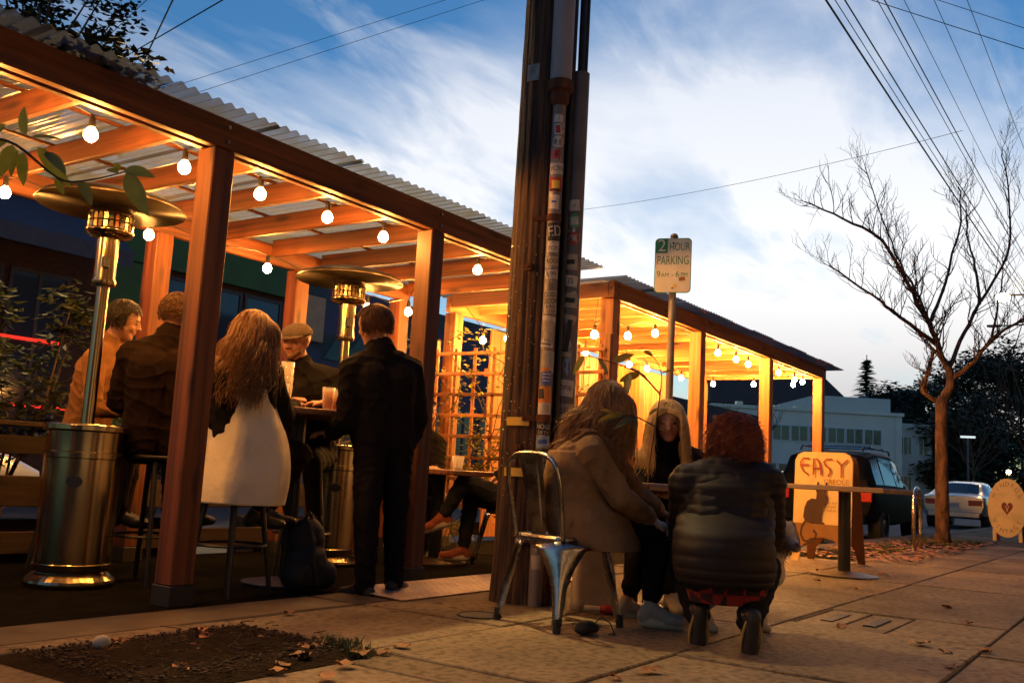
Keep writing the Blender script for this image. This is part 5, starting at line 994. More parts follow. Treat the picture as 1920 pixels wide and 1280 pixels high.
L2 = [((4.757, 2.378, 1.337), (4.607, 2.43, 1.285), 0.039), ((4.622, 2.392, 1.351), (4.693, 2.297, 1.314), 0.039), ((4.49, 2.404, 1.363), (4.545, 2.308, 1.426), 0.039), ((4.267, 2.458, 1.378), (4.25, 2.507, 1.279), 0.0279), ((4.351, 2.426, 1.374), (4.306, 2.334, 1.284), 0.0335), ((4.959, 2.344, 1.36), (4.959, 2.247, 1.389), 0.0251), ((4.504, 2.273, 1.081), (4.272, 2.273, 1.009), 0.0279), ((4.381, 2.273, 1.085), (4.177, 2.314, 1.042), 0.0279), ((4.262, 2.271, 1.076), (4.177, 2.301, 1.095), 0.0223), ((4.505, 2.274, 1.076), (4.429, 2.218, 1.021), 0.0195), ((4.635, 2.381, 1.323), (4.554, 2.351, 1.198), 0.039), ((5.116, 2.428, 1.175), (4.995, 2.437, 1.134), 0.0167), ((4.829, 2.336, 1.441), (4.746, 2.362, 1.469), 0.0279)]
def sapling(label, stems, leaves, lm_, nm, ws=.78):
    b = V(stems[0][0][0]); t_ = thing(nm, label, 'tree', b); m = MB()
    for pts, r0, r1 in stems: sp = [q - b for q in smooth_path(pts)]; m.tube(sp, [r0 + (r1 - r0) * q / (len(sp) - 1) for q in range(len(sp))], 6)
    m.build('stem', BARK, t_, smooth=True)
    for a, e, w in leaves: m = MB(); d = V(e) - V(a); broad(m, V(a) - b, d, d.length, w * ws, .012); m.build('leaf', lm_, t_, smooth=True)
sapling('young broad leaved tree whose leafy branch hangs in at the upper left', [(BR, .008, .0015)], LV, BLEAF, 'young_tree')
sapling('thin sapling with yellowish leaves between the pole and the parking sign', [([(5.412, 2.632, 0.0), (5.234, 2.538, 0.755), (5.114, 2.428, 1.191), (4.959, 2.344, 1.36), (4.829, 2.336, 1.441)], .006, .002), ([(5.064, 2.396, 1.249), (4.757, 2.378, 1.337), (4.49, 2.404, 1.363), (4.267, 2.458, 1.378)], .006, .002), ([(5.123, 2.445, 1.066), (4.504, 2.273, 1.081), (4.262, 2.271, 1.076)], .005, .002)], L2, FOLY, 'sapling', .6)
rf = thing('roof_creeper', 'dark creeper spilling over the roof edge at the upper left', 'creeper', (1.9, 4.2, 2.6)); rg = random.Random(12); m = MB(); leaf_cloud(m, [((-1.0 + .25 * k, rg.uniform(-.05, .3), rg.uniform(.0, .08)), (.22, .16, .09)) for k in range(8)], 1400, .07, rg, .6); m.build('foliage', FOLD, rf)

# ------------------------------------------------------------------ overhead wires and street lamps
def wire(label, pts, sag, r, grp):
    a, b = V(pts[0]), V(pts[1]); m = MB(); k = 24; m.tube([a.lerp(b, i / k) - V(0, 0, sag * 4 * (i / k) * (1 - i / k)) for i in range(k + 1)], r, 4, cap=False); tag(m.build('power_line', CABLEM), label, 'wire', grp)
for y, z, r, lab in ((4.42, 9.0, .02, 'thick lower power line running down the street, leftmost of the bundle'), (4.30, 9.02, .009, 'thin wire looping beside the leftmost thick power line'), (4.15, 9.0, .014, 'second power line from the left running down the street'), (3.69, 9.0, .008, 'middle thin power line running down the street'), (3.61, 9.05, .012, 'middle thick power line running down the street'), (3.31, 9.0, .006, 'fine power line right of the middle pair'), (2.89, 9.0, .006, 'fine power line second from the right'), (2.43, 9.0, .006, 'fine power line at the top right corner')):
    wire(lab, [(-8, y, z + .25), (62, y - .1, z + .2)], .45, r, 'power lines along the street')
for a, b, s_, r, lab in (((12.0, 14.9, 14.2), (29.0, -8.2, 6.8), 0, .010, 'cross wire slanting down at the top right corner'), ((20.4, 11.2, 15.8), (31.3, -3.7, 10.9), 0, .010, 'upper cross wire at the top right corner'), ((7.2, 10.2, 7.27), (9.2, 16.8, 7.5), 0, .007, 'service wire rising from the roof at far upper left'), ((5.8, 8.0, 6.4), (8.9, 14.3, 6.37), 0, .011, 'slack service wire crossing above the corrugated roof'), ((5.5, 5.0, 5.5), (9.6, 16.5, 7.7), 0, .012, 'thicker service wire climbing from the roof at upper left'), ((27.8, 9.3, 19.6), (11.2, 19.3, 8.0), 0, .006, 'faint wire over the roof, upper of the pair'), ((28.3, 8.5, 19.6), (11.4, 19.1, 7.8), 0, .006, 'faint wire over the roof, lower of the pair'), ((36.8, 23.0, 12.9), (29.37, 4.51, 11.4), .3, .008, 'pale wire crossing the sky to the right of the wooden pole')):
    wire(lab, [a, b], s_, r, 'service wires crossing the sky')
LAMPM = emit('sodium lamp', (1.0, .62, .25), 160.0); GALV = mat('lamp post steel', (.12, .11, .11), .6, .4)
def street_lamp(label, hx, hy, hz_, px_, py_, lit):
    l_ = thing('street_lamp', label, 'street lamp', (px_, py_, 0)); h = V(hx - px_, hy - py_, hz_); m = MB(); m.tube([(0, 0, 0), (0, 0, hz_ - .3), (0, 0, hz_ - .1)], [.11, .08, .07], 10); m.build('post', GALV, l_); m = MB(); m.tube([(0, 0, hz_ - .2), V(h.x * .3, h.y * .3, hz_ + .05), h], .035, 8); m.build('arm', GALV, l_)
    d = V(h.x, h.y, 0).normalized(); rt_ = Matrix.Rotation(math.atan2(d.y, d.x), 3, 'Z'); m = MB(); m.box(h, (.62, .24, .10), rt_); m.build('lamp_head', GALV, l_, bevel=.03)
    m = MB(); 
    if lit: m.ball(h - V(0, 0, .06), (.27, .27, .17), 14); m.build('lens', LAMPM, l_, smooth=True)
    else: m.box(h - V(0, 0, .055), (.4, .18, .02), rt_); m.build('lens', GLASSB, l_)
street_lamp('lit street lamp glowing warm above the right hand tree branches', 41.7, 5.0, 8.8, 41.9, 2.3, True)
street_lamp('unlit flat street lamp just below the glowing one', 49.3, 6.3, 8.85, 49.6, 3.3, False)
ls = thing('shop_sign', 'small glowing white shop sign among the dark trees at far right', 'sign', (62, 9.4, 0), R(-75)); m = MB(); m.span((-.4, -.05, 4.30), (.4, .05, 4.42)); m.build('face', emit('lit sign face', (.9, 1, .95), .6), ls); m = MB(); m.tube([(0, .1, 0), (0, .1, 4.3)], .06, 8); m.build('post', GALV, ls)
pl2 = thing('porch_lamp', 'yellow globe porch lamp glowing at the far right', 'lamp', (49, 5.75, 0)); m = MB(); m.ball((0, 0, 2.05), .10, 12); m.build('globe', emit('porch globe', (1, .75, .35), 30.0), pl2); m = MB(); m.tube([(0, 0, -.1), (0, 0, 1.95)], .03, 8); m.build('post', GALV, pl2)
J = {
 'P1': {'head': [3.622, 5.501, 1.582], 'neck': [3.596, 5.577, 1.431], 'chest': [3.588, 5.631, 1.258], 'pelvis': [3.612, 5.8, 0.786], 'shN': [3.455, 5.506, 1.318], 'shF': [3.742, 5.691, 1.331], 'elN': [3.442, 5.458, 1.006], 'elF': [3.859, 5.645, 1.041], 'wrN': [3.67, 5.393, 1.003], 'wrF': [3.99, 5.542, 1.042], 'hiN': [3.555, 5.713, 0.752], 'hiF': [3.69, 5.871, 0.761], 'knN': [3.75, 5.519, 0.741], 'knF': [3.923, 5.714, 0.742], 'anN': [3.778, 5.574, 0.348], 'anF': [3.952, 5.771, 0.333]},
 'P2': {'head': [3.585, 4.894, 1.582], 'neck': [3.559, 4.913, 1.435], 'chest': [3.539, 4.932, 1.258], 'pelvis': [3.594, 5.012, 0.821], 'shN': [3.404, 5.045, 1.314], 'shF': [3.743, 4.897, 1.355], 'elN': [3.442, 5.18, 1.05], 'elF': [3.923, 4.999, 1.102], 'wrN': [3.697, 5.266, 0.996], 'wrF': [4.128, 5.065, 1.069], 'hiN': [3.529, 5.061, 0.793], 'hiF': [3.692, 4.998, 0.804], 'knN': [3.922, 5.263, 0.757], 'knF': [4.089, 5.196, 0.768], 'anN': [3.935, 5.253, 0.359], 'anF': [4.087, 5.204, 0.382]},
 'P3': {'head': [3.667, 4.302, 1.462], 'neck': [3.637, 4.31, 1.316], 'chest': [3.621, 4.298, 1.161], 'pelvis': [3.686, 4.335, 0.844], 'shN': [3.512, 4.374, 1.216], 'shF': [3.765, 4.248, 1.238], 'elN': [3.542, 4.392, 0.963], 'elF': [3.897, 4.255, 1.008], 'wrN': [3.775, 4.451, 0.934], 'wrF': [4.102, 4.384, 1.082], 'hiN': [3.618, 4.353, 0.81], 'hiF': [3.771, 4.307, 0.82], 'knN': [3.993, 4.31, 0.793], 'knF': [4.131, 4.32, 0.8], 'anN': [3.959, 4.486, 0.422], 'anF': [4.065, 4.506, 0.436]},
 'P4': {'head': [4.502, 4.845, 1.557], 'neck': [4.574, 4.87, 1.391], 'chest': [4.643, 4.864, 1.225], 'pelvis': [4.764, 4.913, 0.81], 'shN': [4.456, 4.947, 1.268], 'shF': [4.794, 4.744, 1.319], 'elN': [4.351, 4.84, 1.02], 'elF': [4.745, 4.608, 1.072], 'wrN': [4.297, 4.628, 1.111], 'wrF': [4.474, 4.488, 1.135], 'hiN': [4.679, 4.957, 0.775], 'hiF': [4.843, 4.856, 0.786], 'knN': [4.411, 4.729, 0.747], 'knF': [4.534, 4.636, 0.756], 'anN': [4.506, 4.764, 0.4], 'anF': [4.631, 4.669, 0.406]},
 'P5': {'head': [4.304, 3.963, 1.593], 'neck': [4.349, 3.935, 1.434], 'chest': [4.38, 3.93, 1.273], 'pelvis': [4.43, 3.94, 0.931], 'shN': [4.222, 4.025, 1.314], 'shF': [4.547, 3.864, 1.344], 'elN': [4.221, 4.045, 1.021], 'elF': [4.647, 3.861, 1.056], 'wrN': [4.331, 4.263, 0.937], 'wrF': [4.588, 3.919, 0.802], 'hiN': [4.353, 3.972, 0.893], 'hiF': [4.52, 3.904, 0.904], 'knN': [4.292, 3.899, 0.461], 'knF': [4.541, 3.89, 0.47], 'anN': [4.307, 3.887, 0.052], 'anF': [4.538, 3.867, 0.071]},
 'P6': {'head': [6.622, 4.301, 1.336], 'neck': [6.682, 4.345, 1.163], 'chest': [6.697, 4.377, 0.942], 'pelvis': [6.676, 4.426, 0.501], 'shN': [6.482, 4.399, 1.039], 'shF': [6.9, 4.318, 1.067], 'elN': [6.456, 4.327, 0.761], 'elF': [6.812, 4.255, 0.753], 'wrN': [6.436, 4.452, 0.733], 'wrF': [6.58, 4.522, 0.682], 'hiN': [6.577, 4.391, 0.503], 'hiF': [6.771, 4.467, 0.499], 'knN': [6.209, 4.619, 0.676], 'knF': [6.422, 4.697, 0.547], 'anN': [6.175, 4.795, 0.378], 'anF': [6.402, 4.742, 0.114]},
 'P10': {'head': [6.536, 5.345, 1.243], 'neck': [6.586, 5.401, 1.077], 'chest': [6.599, 5.431, 0.879], 'pelvis': [6.674, 5.52, 0.432], 'shN': [6.459, 5.528, 0.953], 'shF': [6.715, 5.327, 0.973], 'elN': [6.351, 5.393, 0.687], 'elF': [6.601, 5.202, 0.703], 'wrN': [6.355, 5.195, 0.741], 'wrF': [6.418, 5.101, 0.747], 'hiN': [6.593, 5.555, 0.406], 'hiF': [6.722, 5.454, 0.413], 'knN': [6.308, 5.247, 0.447], 'knF': [6.422, 5.167, 0.453], 'anN': [6.418, 5.273, 0.045], 'anF': [6.521, 5.211, 0.046]},
 'P7': {'head': [4.487, 2.43, 1.129], 'neck': [4.431, 2.476, 0.983], 'chest': [4.402, 2.517, 0.841], 'pelvis': [4.407, 2.549, 0.535], 'shN': [4.279, 2.4, 0.886], 'shF': [4.616, 2.509, 0.908], 'elN': [4.42, 2.286, 0.653], 'elF': [4.79, 2.4, 0.678], 'wrN': [4.646, 2.23, 0.556], 'wrF': [4.876, 2.294, 0.598], 'hiN': [4.348, 2.5, 0.503], 'hiF': [4.528, 2.553, 0.525], 'knN': [4.711, 2.208, 0.473], 'knF': [4.919, 2.343, 0.508], 'anN': [4.649, 2.213, 0.094], 'anF': [4.894, 2.486, 0.069]},
 'P8': {'head': [5.525, 2.557, 1.126], 'neck': [5.602, 2.572, 0.97], 'chest': [5.656, 2.584, 0.813], 'pelvis': [5.778, 2.614, 0.476], 'shN': [5.507, 2.679, 0.881], 'shF': [5.766, 2.475, 0.9], 'elN': [5.415, 2.654, 0.656], 'elF': [5.701, 2.411, 0.673], 'wrN': [5.275, 2.495, 0.679], 'wrF': [5.425, 2.363, 0.689], 'hiN': [5.692, 2.655, 0.457], 'hiF': [5.827, 2.546, 0.463], 'knN': [5.335, 2.489, 0.491], 'knF': [5.485, 2.376, 0.497], 'anN': [5.316, 2.403, 0.076], 'anF': [5.436, 2.315, 0.09]},
 'P9': {'head': [4.737, 1.818, 0.963], 'neck': [4.681, 1.822, 0.841], 'chest': [4.619, 1.806, 0.696], 'pelvis': [4.439, 1.738, 0.367], 'shN': [4.525, 1.967, 0.744], 'shF': [4.717, 1.645, 0.765], 'elN': [4.69, 2.052, 0.505], 'elF': [4.899, 1.687, 0.53], 'wrN': [4.966, 2.017, 0.461], 'wrF': [5.068, 1.773, 0.478], 'hiN': [4.397, 1.808, 0.33], 'hiF': [4.462, 1.656, 0.342], 'knN': [4.718, 2.058, 0.314], 'knF': [4.879, 1.69, 0.343], 'anN': [4.429, 1.862, 0.135], 'anF': [4.372, 1.585, 0.146]},
}
# ------------------------------------------------------------------ people
def capsule(mb, a, b, ra, rb, n=12):
    a, b = V(a), V(b); ax = (b - a); ln = ax.length; ax = ax.normalized() if ln > 1e-6 else V(0, 0, 1); u, w = frame(ax); rings = []
    for k in range(4): t = -math.pi / 2 + math.pi / 2 * k / 4; rings.append((a + ax * ra * math.sin(t), ra * math.cos(t) + 1e-4))
    rings += [(a, ra), (b, rb)]
    for k in range(1, 5): t = math.pi / 2 * k / 4; rings.append((b + ax * rb * math.sin(t), rb * math.cos(t) + 1e-4))
    vs = [c_ + (u * math.cos(2 * math.pi * j / n) + w * math.sin(2 * math.pi * j / n)) * r for c_, r in rings for j in range(n)]
    fs = [(i * n + j, i * n + (j + 1) % n, (i + 1) * n + (j + 1) % n, (i + 1) * n + j) for i in range(len(rings) - 1) for j in range(n)] + [tuple(range(n))[::-1], tuple(range((len(rings) - 1) * n, len(rings) * n))]
    mb.add(vs, fs)
def merge(prims, mats, name, parent, vox=.009, smooth_it=5, folds=None, off=V(0, 0, 0), quilt=0):
    """union of tapered limbs as ONE continuous surface; each face takes the material of the limb it lies on"""
    m = MB()
    for a, b, ra, rb, tg in prims: capsule(m, V(a) - off, V(b) - off, ra, rb)
    o = m.build(name, mats[0]); rm = o.modifiers.new('r', 'REMESH'); rm.mode = 'VOXEL'; rm.voxel_size = vox; rm.use_smooth_shade = True
    s_ = o.modifiers.new('s', 'SMOOTH'); s_.factor = .5; s_.iterations = smooth_it
    dg = bpy.context.evaluated_depsgraph_get(); me = bpy.data.meshes.new_from_object(o.evaluated_get(dg)); bpy.data.objects.remove(o)
    n = len(me.polygons); ce = np.zeros(n * 3); me.polygons.foreach_get('center', ce); ce = ce.reshape(-1, 3); best = np.full(n, 1e9); mi = np.zeros(n, int)
    for a, b, ra, rb, tg in prims:
        a_ = np.array(V(a) - off); ab = np.array(V(b) - V(a)); q = max(1e-9, float(ab @ ab)); t = np.clip((ce - a_) @ ab / q, 0, 1); d = np.linalg.norm(ce - a_ - t[:, None] * ab, axis=1) - (ra + (rb - ra) * t); k = d < best; best[k] = d[k]; mi[k] = tg
    me.materials.clear()
    for x in mats: me.materials.append(x)
    me.polygons.foreach_set('material_index', mi.tolist()); me.polygons.foreach_set('use_smooth', [True] * n)
    if folds:                                                   # soft creases in cloth
        amp, tags_ = folds; nv = len(me.vertices); co = np.zeros(nv * 3); me.vertices.foreach_get('co', co); co = co.reshape(-1, 3); no = np.zeros(nv * 3); me.vertices.foreach_get('normal', no); no = no.reshape(-1, 3)
        cl = np.zeros(nv, bool); li = np.zeros(len(me.loops), int); me.loops.foreach_get('vertex_index', li); ls_ = np.array([p.loop_total for p in me.polygons]); cl[li[np.repeat(np.isin(mi, tags_), ls_)]] = True
        q1 = co[:, 0] * 13 + 2 * np.sin(co[:, 2] * 9 + co[:, 1] * 7); q2 = co[:, 1] * 15 + 2 * np.sin(co[:, 2] * 7 - co[:, 0] * 8); w = (1 - np.abs(np.sin(co[:, 2] * 24 + 1.6 * q1 + np.sin(q2)))) ** 2 * 1.3 + (1 - np.abs(np.sin(co[:, 2] * 15 - 1.5 * q2 + np.sin(q1 * .8)))) ** 2 * 1.2 - .6
        if quilt: w = np.abs(np.sin(co[:, 2] * math.pi / .05)) ** .6 * quilt / amp + w * .4
        co += no * (w * amp * cl)[:, None]; me.vertices.foreach_set('co', co.ravel())
    me.update(); ob = link(name, me, parent); return ob
SKIN = mat('skin', (.55, .30, .19), .5, dark=(.45, .22, .13), scale=12, spec=.35); LIP = mat('lips', (.42, .17, .12), .45); EYE = mat('eye', (.15, .08, .055), .4); BROW = mat('eyebrow', (.10, .05, .03), .8); SOLE = mat('pale rubber sole', (.5, .42, .30), .7)
def cloth(name, c_, d=None, b=.5): return mat(name, c_, .92, dark=d or tuple(x * .6 for x in c_), scale=5, bump=b, bscale=9, bdist=.03, spec=.1)
TAGS = dict(skin=0, top=1, legs=2, shoe=3, lip=4, eye=5, brow=6, sock=7, sole=8)
def person(key, label, face, top, legs, shoe, tt=.018, tl=.012, sex='m', bare=1.0, sock=None, toes=None, hands=(None, None), sole=None, neckskin=True, sleeve=.93, browm=None, quilt=0):
    """body from joints; face = heading of the face, toes = per-foot toe directions"""
    j = {k: V(v) for k, v in J[key].items()}; root = V(j['pelvis'].x, j['pelvis'].y, 0); pt = thing('person', label, 'person', root); T = TAGS; pr = []
    def cap(a, b, ra, rb, tg): pr.append((V(a), V(b), ra, rb, T[tg]))
    sh = (j['shF'] - j['shN']).normalized(); spine = (j['neck'] - j['pelvis']).normalized(); s = .94 if sex == 'f' else 1.0
    mid = j['pelvis'].lerp(j['chest'], .45)
    for q in (-1, 1):
        cap(j['pelvis'] + sh * q * .075 * s, mid + sh * q * .058 * s, .112 * s + tt * .6, .100 * s + tt, 'top'); cap(mid + sh * q * .058 * s, j['chest'] + sh * q * .075 * s, .100 * s + tt, .108 * s + tt, 'top'); cap(j['chest'] + sh * q * .075 * s, j['neck'] - spine * .06 + sh * q * .06, .108 * s + tt, .07 + tt * .5, 'top')
    cap(j['shN'] * .9 + j['shF'] * .1, j['shN'] * .1 + j['shF'] * .9, .062 * s + tt, .062 * s + tt, 'top')
    for q in 'NF': cap(j['neck'] - spine * .02, j['sh' + q], .058 + tt * .5, .058 * s + tt, 'top')
    f = V(face); H = j['head']; up_ = (H - j['neck']).normalized() * .6 + V(0, 0, .4); up_.normalize(); f = (f - up_ * f.dot(up_)).normalized(); sd = f.cross(up_).normalized()
    h = lambda a, b, c_: H + sd * a + up_ * b + f * c_
    cap(j['neck'] - spine * .03, h(0, -.06, -.015), .058 * s, .053 * s, 'skin' if neckskin else 'top')
    cap(j['neck'] - spine * .035, j['neck'] + up_ * .015, .07 * s + tt, .062 * s + tt, 'top')
    cap(h(0, .028, -.025), h(0, .03, .01), .086, .084, 'skin'); cap(h(0, .02, .02), h(0, -.02, .025), .072, .066, 'skin'); cap(h(-.025, -.045, .015), h(-.012, -.085, .05), .05, .032, 'skin'); cap(h(.025, -.045, .015), h(.012, -.085, .05), .05, .032, 'skin'); cap(h(0, -.09, .06), h(0, -.092, .065), .026, .024, 'skin')
    cap(h(0, .02, .088), h(0, -.022, .108), .010, .015, 'skin'); cap(h(-.012, -.024, .098), h(.012, -.024, .098), .010, .010, 'skin')
    for q in (-1, 1):
        cap(h(q * .083, .012, -.01), h(q * .084, -.03, -.002), .016, .011, 'skin'); cap(h(q * .026, .008, .0795), h(q * .041, .008, .0765), .0095, .0095, 'eye'); cap(h(q * .016, .03, .088), h(q * .05, .03, .074), .0085, .008, 'brow'); cap(h(q * .04, -.025, .055), h(q * .045, -.02, .05), .028, .026, 'skin')
    cap(h(-.02, -.055, .084), h(.02, -.055, .084), .0095, .0095, 'lip'); cap(h(0, -.056, .088), h(0, -.056, .089), .010, .010, 'lip')
    for qi, q in enumerate('NF'):                                # arms and hands
        S, E, W = j['sh' + q], j['el' + q], j['wr' + q]; cap(S, E, .052 * s + tt, .042 * s + tt, 'top'); We = E.lerp(W, sleeve); cap(E, We, .042 * s + tt, .031 * s + tt * .7, 'top'); cap(We, W, .029 * s, .026 * s, 'skin')
        d = (W - E).normalized(); hd, pn = hands[qi] if hands[qi] else (d, V(0, 0, -1)); hd = V(hd).normalized(); pn = V(pn); pn = (pn - hd * pn.dot(hd)).normalized(); sx = hd.cross(pn).normalized(); K = .92 if sex == 'f' else 1.0
        for e in (-.024, -.008, .008, .024): cap(W + hd * .012 + sx * e * .7, W + hd * .085 * K + sx * e * 1.12, .017, .0135, 'skin')
        for e, ln in ((-.030, .060), (-.010, .074), (.010, .078), (.030, .066)):
            b0 = W + hd * .088 * K + sx * e; k1 = b0 + (hd * .9 + pn * .3 + sx * e * 2).normalized() * ln * K * .5; k2 = k1 + (hd * .6 + pn * .75).normalized() * ln * K * .5; cap(b0, k1, .0105, .0095, 'skin'); cap(k1, k2, .0095, .008, 'skin')
        th = W + hd * .03 + sx * (.028 if qi else -.028); k1 = th + (hd * .65 + sx * (.7 if qi else -.7) + pn * .25).normalized() * .04 * K; k2 = k1 + (hd * .85 + pn * .4).normalized() * .034; cap(th, k1, .014, .0115, 'skin'); cap(k1, k2, .0115, .009, 'skin')
    for qi, q in enumerate('NF'):                                # legs and feet
        Hh_, Kn, An = j['hi' + q], j['kn' + q], j['an' + q]; cap(j['pelvis'].lerp(Hh_, .6), Hh_, .105 * s + tl, .095 * s + tl, 'legs'); cap(Hh_, Kn, .088 * s + tl, .060 * s + tl, 'legs'); Ce = Kn.lerp(An, bare); Cm = Kn.lerp(An, .3); cap(Kn, Cm, .058 * s + tl, .056 * s + tl, 'legs'); rc = .056 * s + (.038 - .056) * s * max(0, (bare - .3) / .7); cap(Cm, Ce, .056 * s + tl, rc + tl, 'legs'); cap(Ce, An, rc * .86, .034 * s, 'sock' if sock else 'skin')
        td = V(toes[qi]) if toes and toes[qi] is not None else V(f.x, f.y, 0); td = td.normalized(); dn = (V(0, 0, -1) - td * V(0, 0, -1).dot(td)); dn = dn.normalized() if dn.length > .2 else -f; L_ = .92 if sex == 'f' else 1.0
        heel = An - td * .035 * L_ + dn * .035; ball = An + td * .10 * L_ + dn * .045; toe = An + td * .17 * L_ + dn * .05; cap(An + dn * -.01, heel, .042, .040, 'shoe'); cap(An, ball, .043, .038, 'shoe'); cap(ball, toe, .040, .031, 'shoe'); sx = td.cross(dn).normalized()
        for e in (-.018, .018): cap(ball + sx * e, toe + sx * e * .8, .030, .026, 'shoe')
        if sole: cap(heel + dn * .026, ball + dn * .02, .032, .034, 'sole'); cap(ball + dn * .02, toe + dn * .018, .036, .030, 'sole')
    for q in (0, 1): pass
    o = merge(pr, [SKIN, top, legs, shoe, LIP, EYE, browm or BROW, sock or SKIN, sole or shoe], 'body', pt, folds=(.005, [1, 2]), off=root, quilt=quilt)
    pt['_'] = 0; del pt['_']
    return pt, h, (H, f, up_, sd), root
def strand_hair(pt, root, fr, mt, length, n=520, seed=1, spread=.1, back=None, avoid=None, name='hair', lift=.012, curl=.012):
    H, f, up_, sd = fr; rg = random.Random(seed); m = MB(); C = H + up_ * .03 - f * .012
    cap_ = MB(); cap_.ball((0, 0, 0), 1.0, 24); R_ = (.097, .100, .099)   # scalp cap without the face
    def on_scalp(d): return C + sd * d.x * R_[0] + f * d.y * R_[1] + up_ * d.z * R_[2]
    vs = [on_scalp(V(p)) - root for p in cap_.v]; fs = [q for q in cap_.f if not any((V(cap_.v[i]).y > .35 and V(cap_.v[i]).z < .55) or V(cap_.v[i]).z < -.55 for i in q)]; m.add(vs, fs)
    k = 0
    while k < n:
        d = V(rg.gauss(0, 1), rg.gauss(0, 1), rg.gauss(0, 1)).normalized()
        if (d.y > .25 and d.z < .62) or d.z < -.45: continue
        k += 1; p = on_scalp(d * .99); out = (p - C).normalized(); side = sd * (1 if d.x > 0 else -1); ln = length * rg.uniform(.62, 1.12); K = 11; step = ln / K; vel = (out * .5 + side * .35 * abs(d.x) - f * .25 + V(0, 0, -.2)).normalized(); pts = [p - root]; ph = rg.uniform(0, 6.28); am = curl * (rg.uniform(.3, 1.2) if k % 9 else rg.uniform(1.5, 3.2)); wd = (back if back is not None else -f) * rg.uniform(0, spread * 2) + side * rg.uniform(0, spread)
        for i in range(K):
            vel = (vel * .55 + V(0, 0, -.62) + wd * .16).normalized(); p = p + vel * step; e = p - C
            rr = math.sqrt((e.dot(sd) / (R_[0] + lift)) ** 2 + (e.dot(f) / (R_[1] + lift)) ** 2 + (e.dot(up_) / (R_[2] + lift)) ** 2)
            if rr < 1: p = C + e / rr
            e = p - C
            if e.dot(f) > .03 and e.dot(up_) < .05 and abs(e.dot(sd)) < .075: p = p + side * (.078 - abs(e.dot(sd)))
            if avoid:
                for a, b, r in avoid:
                    a, b = V(a), V(b); ab = b - a; t = max(0, min(1, (p - a).dot(ab) / ab.length_squared)); c_ = a + ab * t; e = p - c_
                    if e.length < r: p = c_ + e.normalized() * r
            pts.append(p - root + (sd * math.sin(ph + i * .8) + f * math.cos(ph * 1.3 + i * .7)) * am * i / K)
        m.tube(pts, [.0019 * (1 - .8 * i / K) + .0004 for i in range(K + 1)], 3, cap=False)
    return m.build(name, mt, pt, smooth=True)
def short_hair(pt, root, fr, mt, n=1800, seed=2, ln=.035, rough=.3, name='hair', low=-.5):
    return strand_hair(pt, root, fr, mt, ln, n, seed, .03, curl=.006)
def loft(pt, root, rings, mt, name, n=48, fn=None, sub=6, thick=.006, cap_=False):
    """rings: (centre, right vector*radius, forward vector*radius)"""
    R2 = []
    for i in range(len(rings) - 1):
        a, b = rings[i], rings[i + 1]; p0, p3 = rings[max(0, i - 1)], rings[min(len(rings) - 1, i + 2)]
        for q in range(sub):
            t = q / sub; R2.append([.5 * ((2 * V(a[k])) + (V(b[k]) - V(p0[k])) * t + (2 * V(p0[k]) - 5 * V(a[k]) + 4 * V(b[k]) - V(p3[k])) * t * t + (3 * V(a[k]) - V(p0[k]) - 3 * V(b[k]) + V(p3[k])) * t ** 3) for k in range(3)])
    R2.append([V(x) for x in rings[-1]]); m = MB(); vs = []; K = len(R2)
    for i, (c_, u, w) in enumerate(R2):
        for j_ in range(n): a = 2 * math.pi * j_ / n; e = fn(a, i / (K - 1), i) if fn else 1; vs.append(c_ - root + (u * math.cos(a) + w * math.sin(a)) * e)
    fs = [(i * n + j_, i * n + (j_ + 1) % n, (i + 1) * n + (j_ + 1) % n, (i + 1) * n + j_) for i in range(K - 1) for j_ in range(n)]
    if cap_: fs.append(tuple(range(n)))
    m.add(vs, fs); o = m.build(name, mt, pt, smooth=True)
    if thick: o.modifiers.new('t', 'SOLIDIFY').thickness = thick
    return o
RT = V(.5568, -.8289, .0).normalized(); FW = V(.826, .564, 0).normalized()
def at3(k, dx=0, dy=0, dz=0): return k + RT * dx + FW * dy + V(0, 0, dz)
HBR = mat('brown hair', (.16, .075, .03), .5, dark=(.08, .035, .014), scale=30, spec=.4); HDK = mat('dark hair', (.022, .013, .009), .5); HLB = mat('light brown hair', (.36, .19, .07), .45, dark=(.20, .09, .03), scale=30); HBL = mat('blonde hair', (.62, .42, .17), .45, dark=(.42, .25, .09), scale=30); HRD = mat('auburn hair', (.26, .06, .018), .5, dark=(.14, .03, .01), scale=30)
BLKC = cloth('black cloth', (.014, .012, .012)); JEAN = cloth('dark denim', (.028, .028, .036)); DBRN = cloth('dark brown cloth', (.022, .012, .007)); TANC = cloth('tan cloth', (.34, .16, .06)); BLZ = cloth('tan tweed', (.27, .165, .085)); OFFW = cloth('cream wool', (.82, .74, .54), (.70, .62, .44), .35); SHD = mat('dark shoe', (.02, .017, .015), .5); SHW = mat('white canvas shoe', (.34, .29, .22), .8, var=.2); SHB = mat('rust suede shoe', (.33, .085, .03), .85, var=.25); PUFF = mat('dark puffer nylon', (.011, .007, .0055), .62, spec=.3)
wp = V(.55, -.8, 0)
# P1: person in tan leaning on the table, profile to the right
p, h, fr, rt = person('P1', 'person in a tan sweater leaning over behind the left heater pole', RT * .9 + FW * .35, TANC, DBRN, SHD, toes=(RT * .8 + FW * .4,) * 2)
short_hair(p, rt, fr, HDK, seed=3, ln=.05)
p, h, fr, rt = person('P2', 'man in a dark brown jacket seated with his back to us beside the front post', RT * .45 + FW * .8, DBRN, BLKC, SHD, tt=.035, toes=(RT * .3 + FW * .8,) * 2)
short_hair(p, rt, fr, HBR, seed=4, ln=.035)
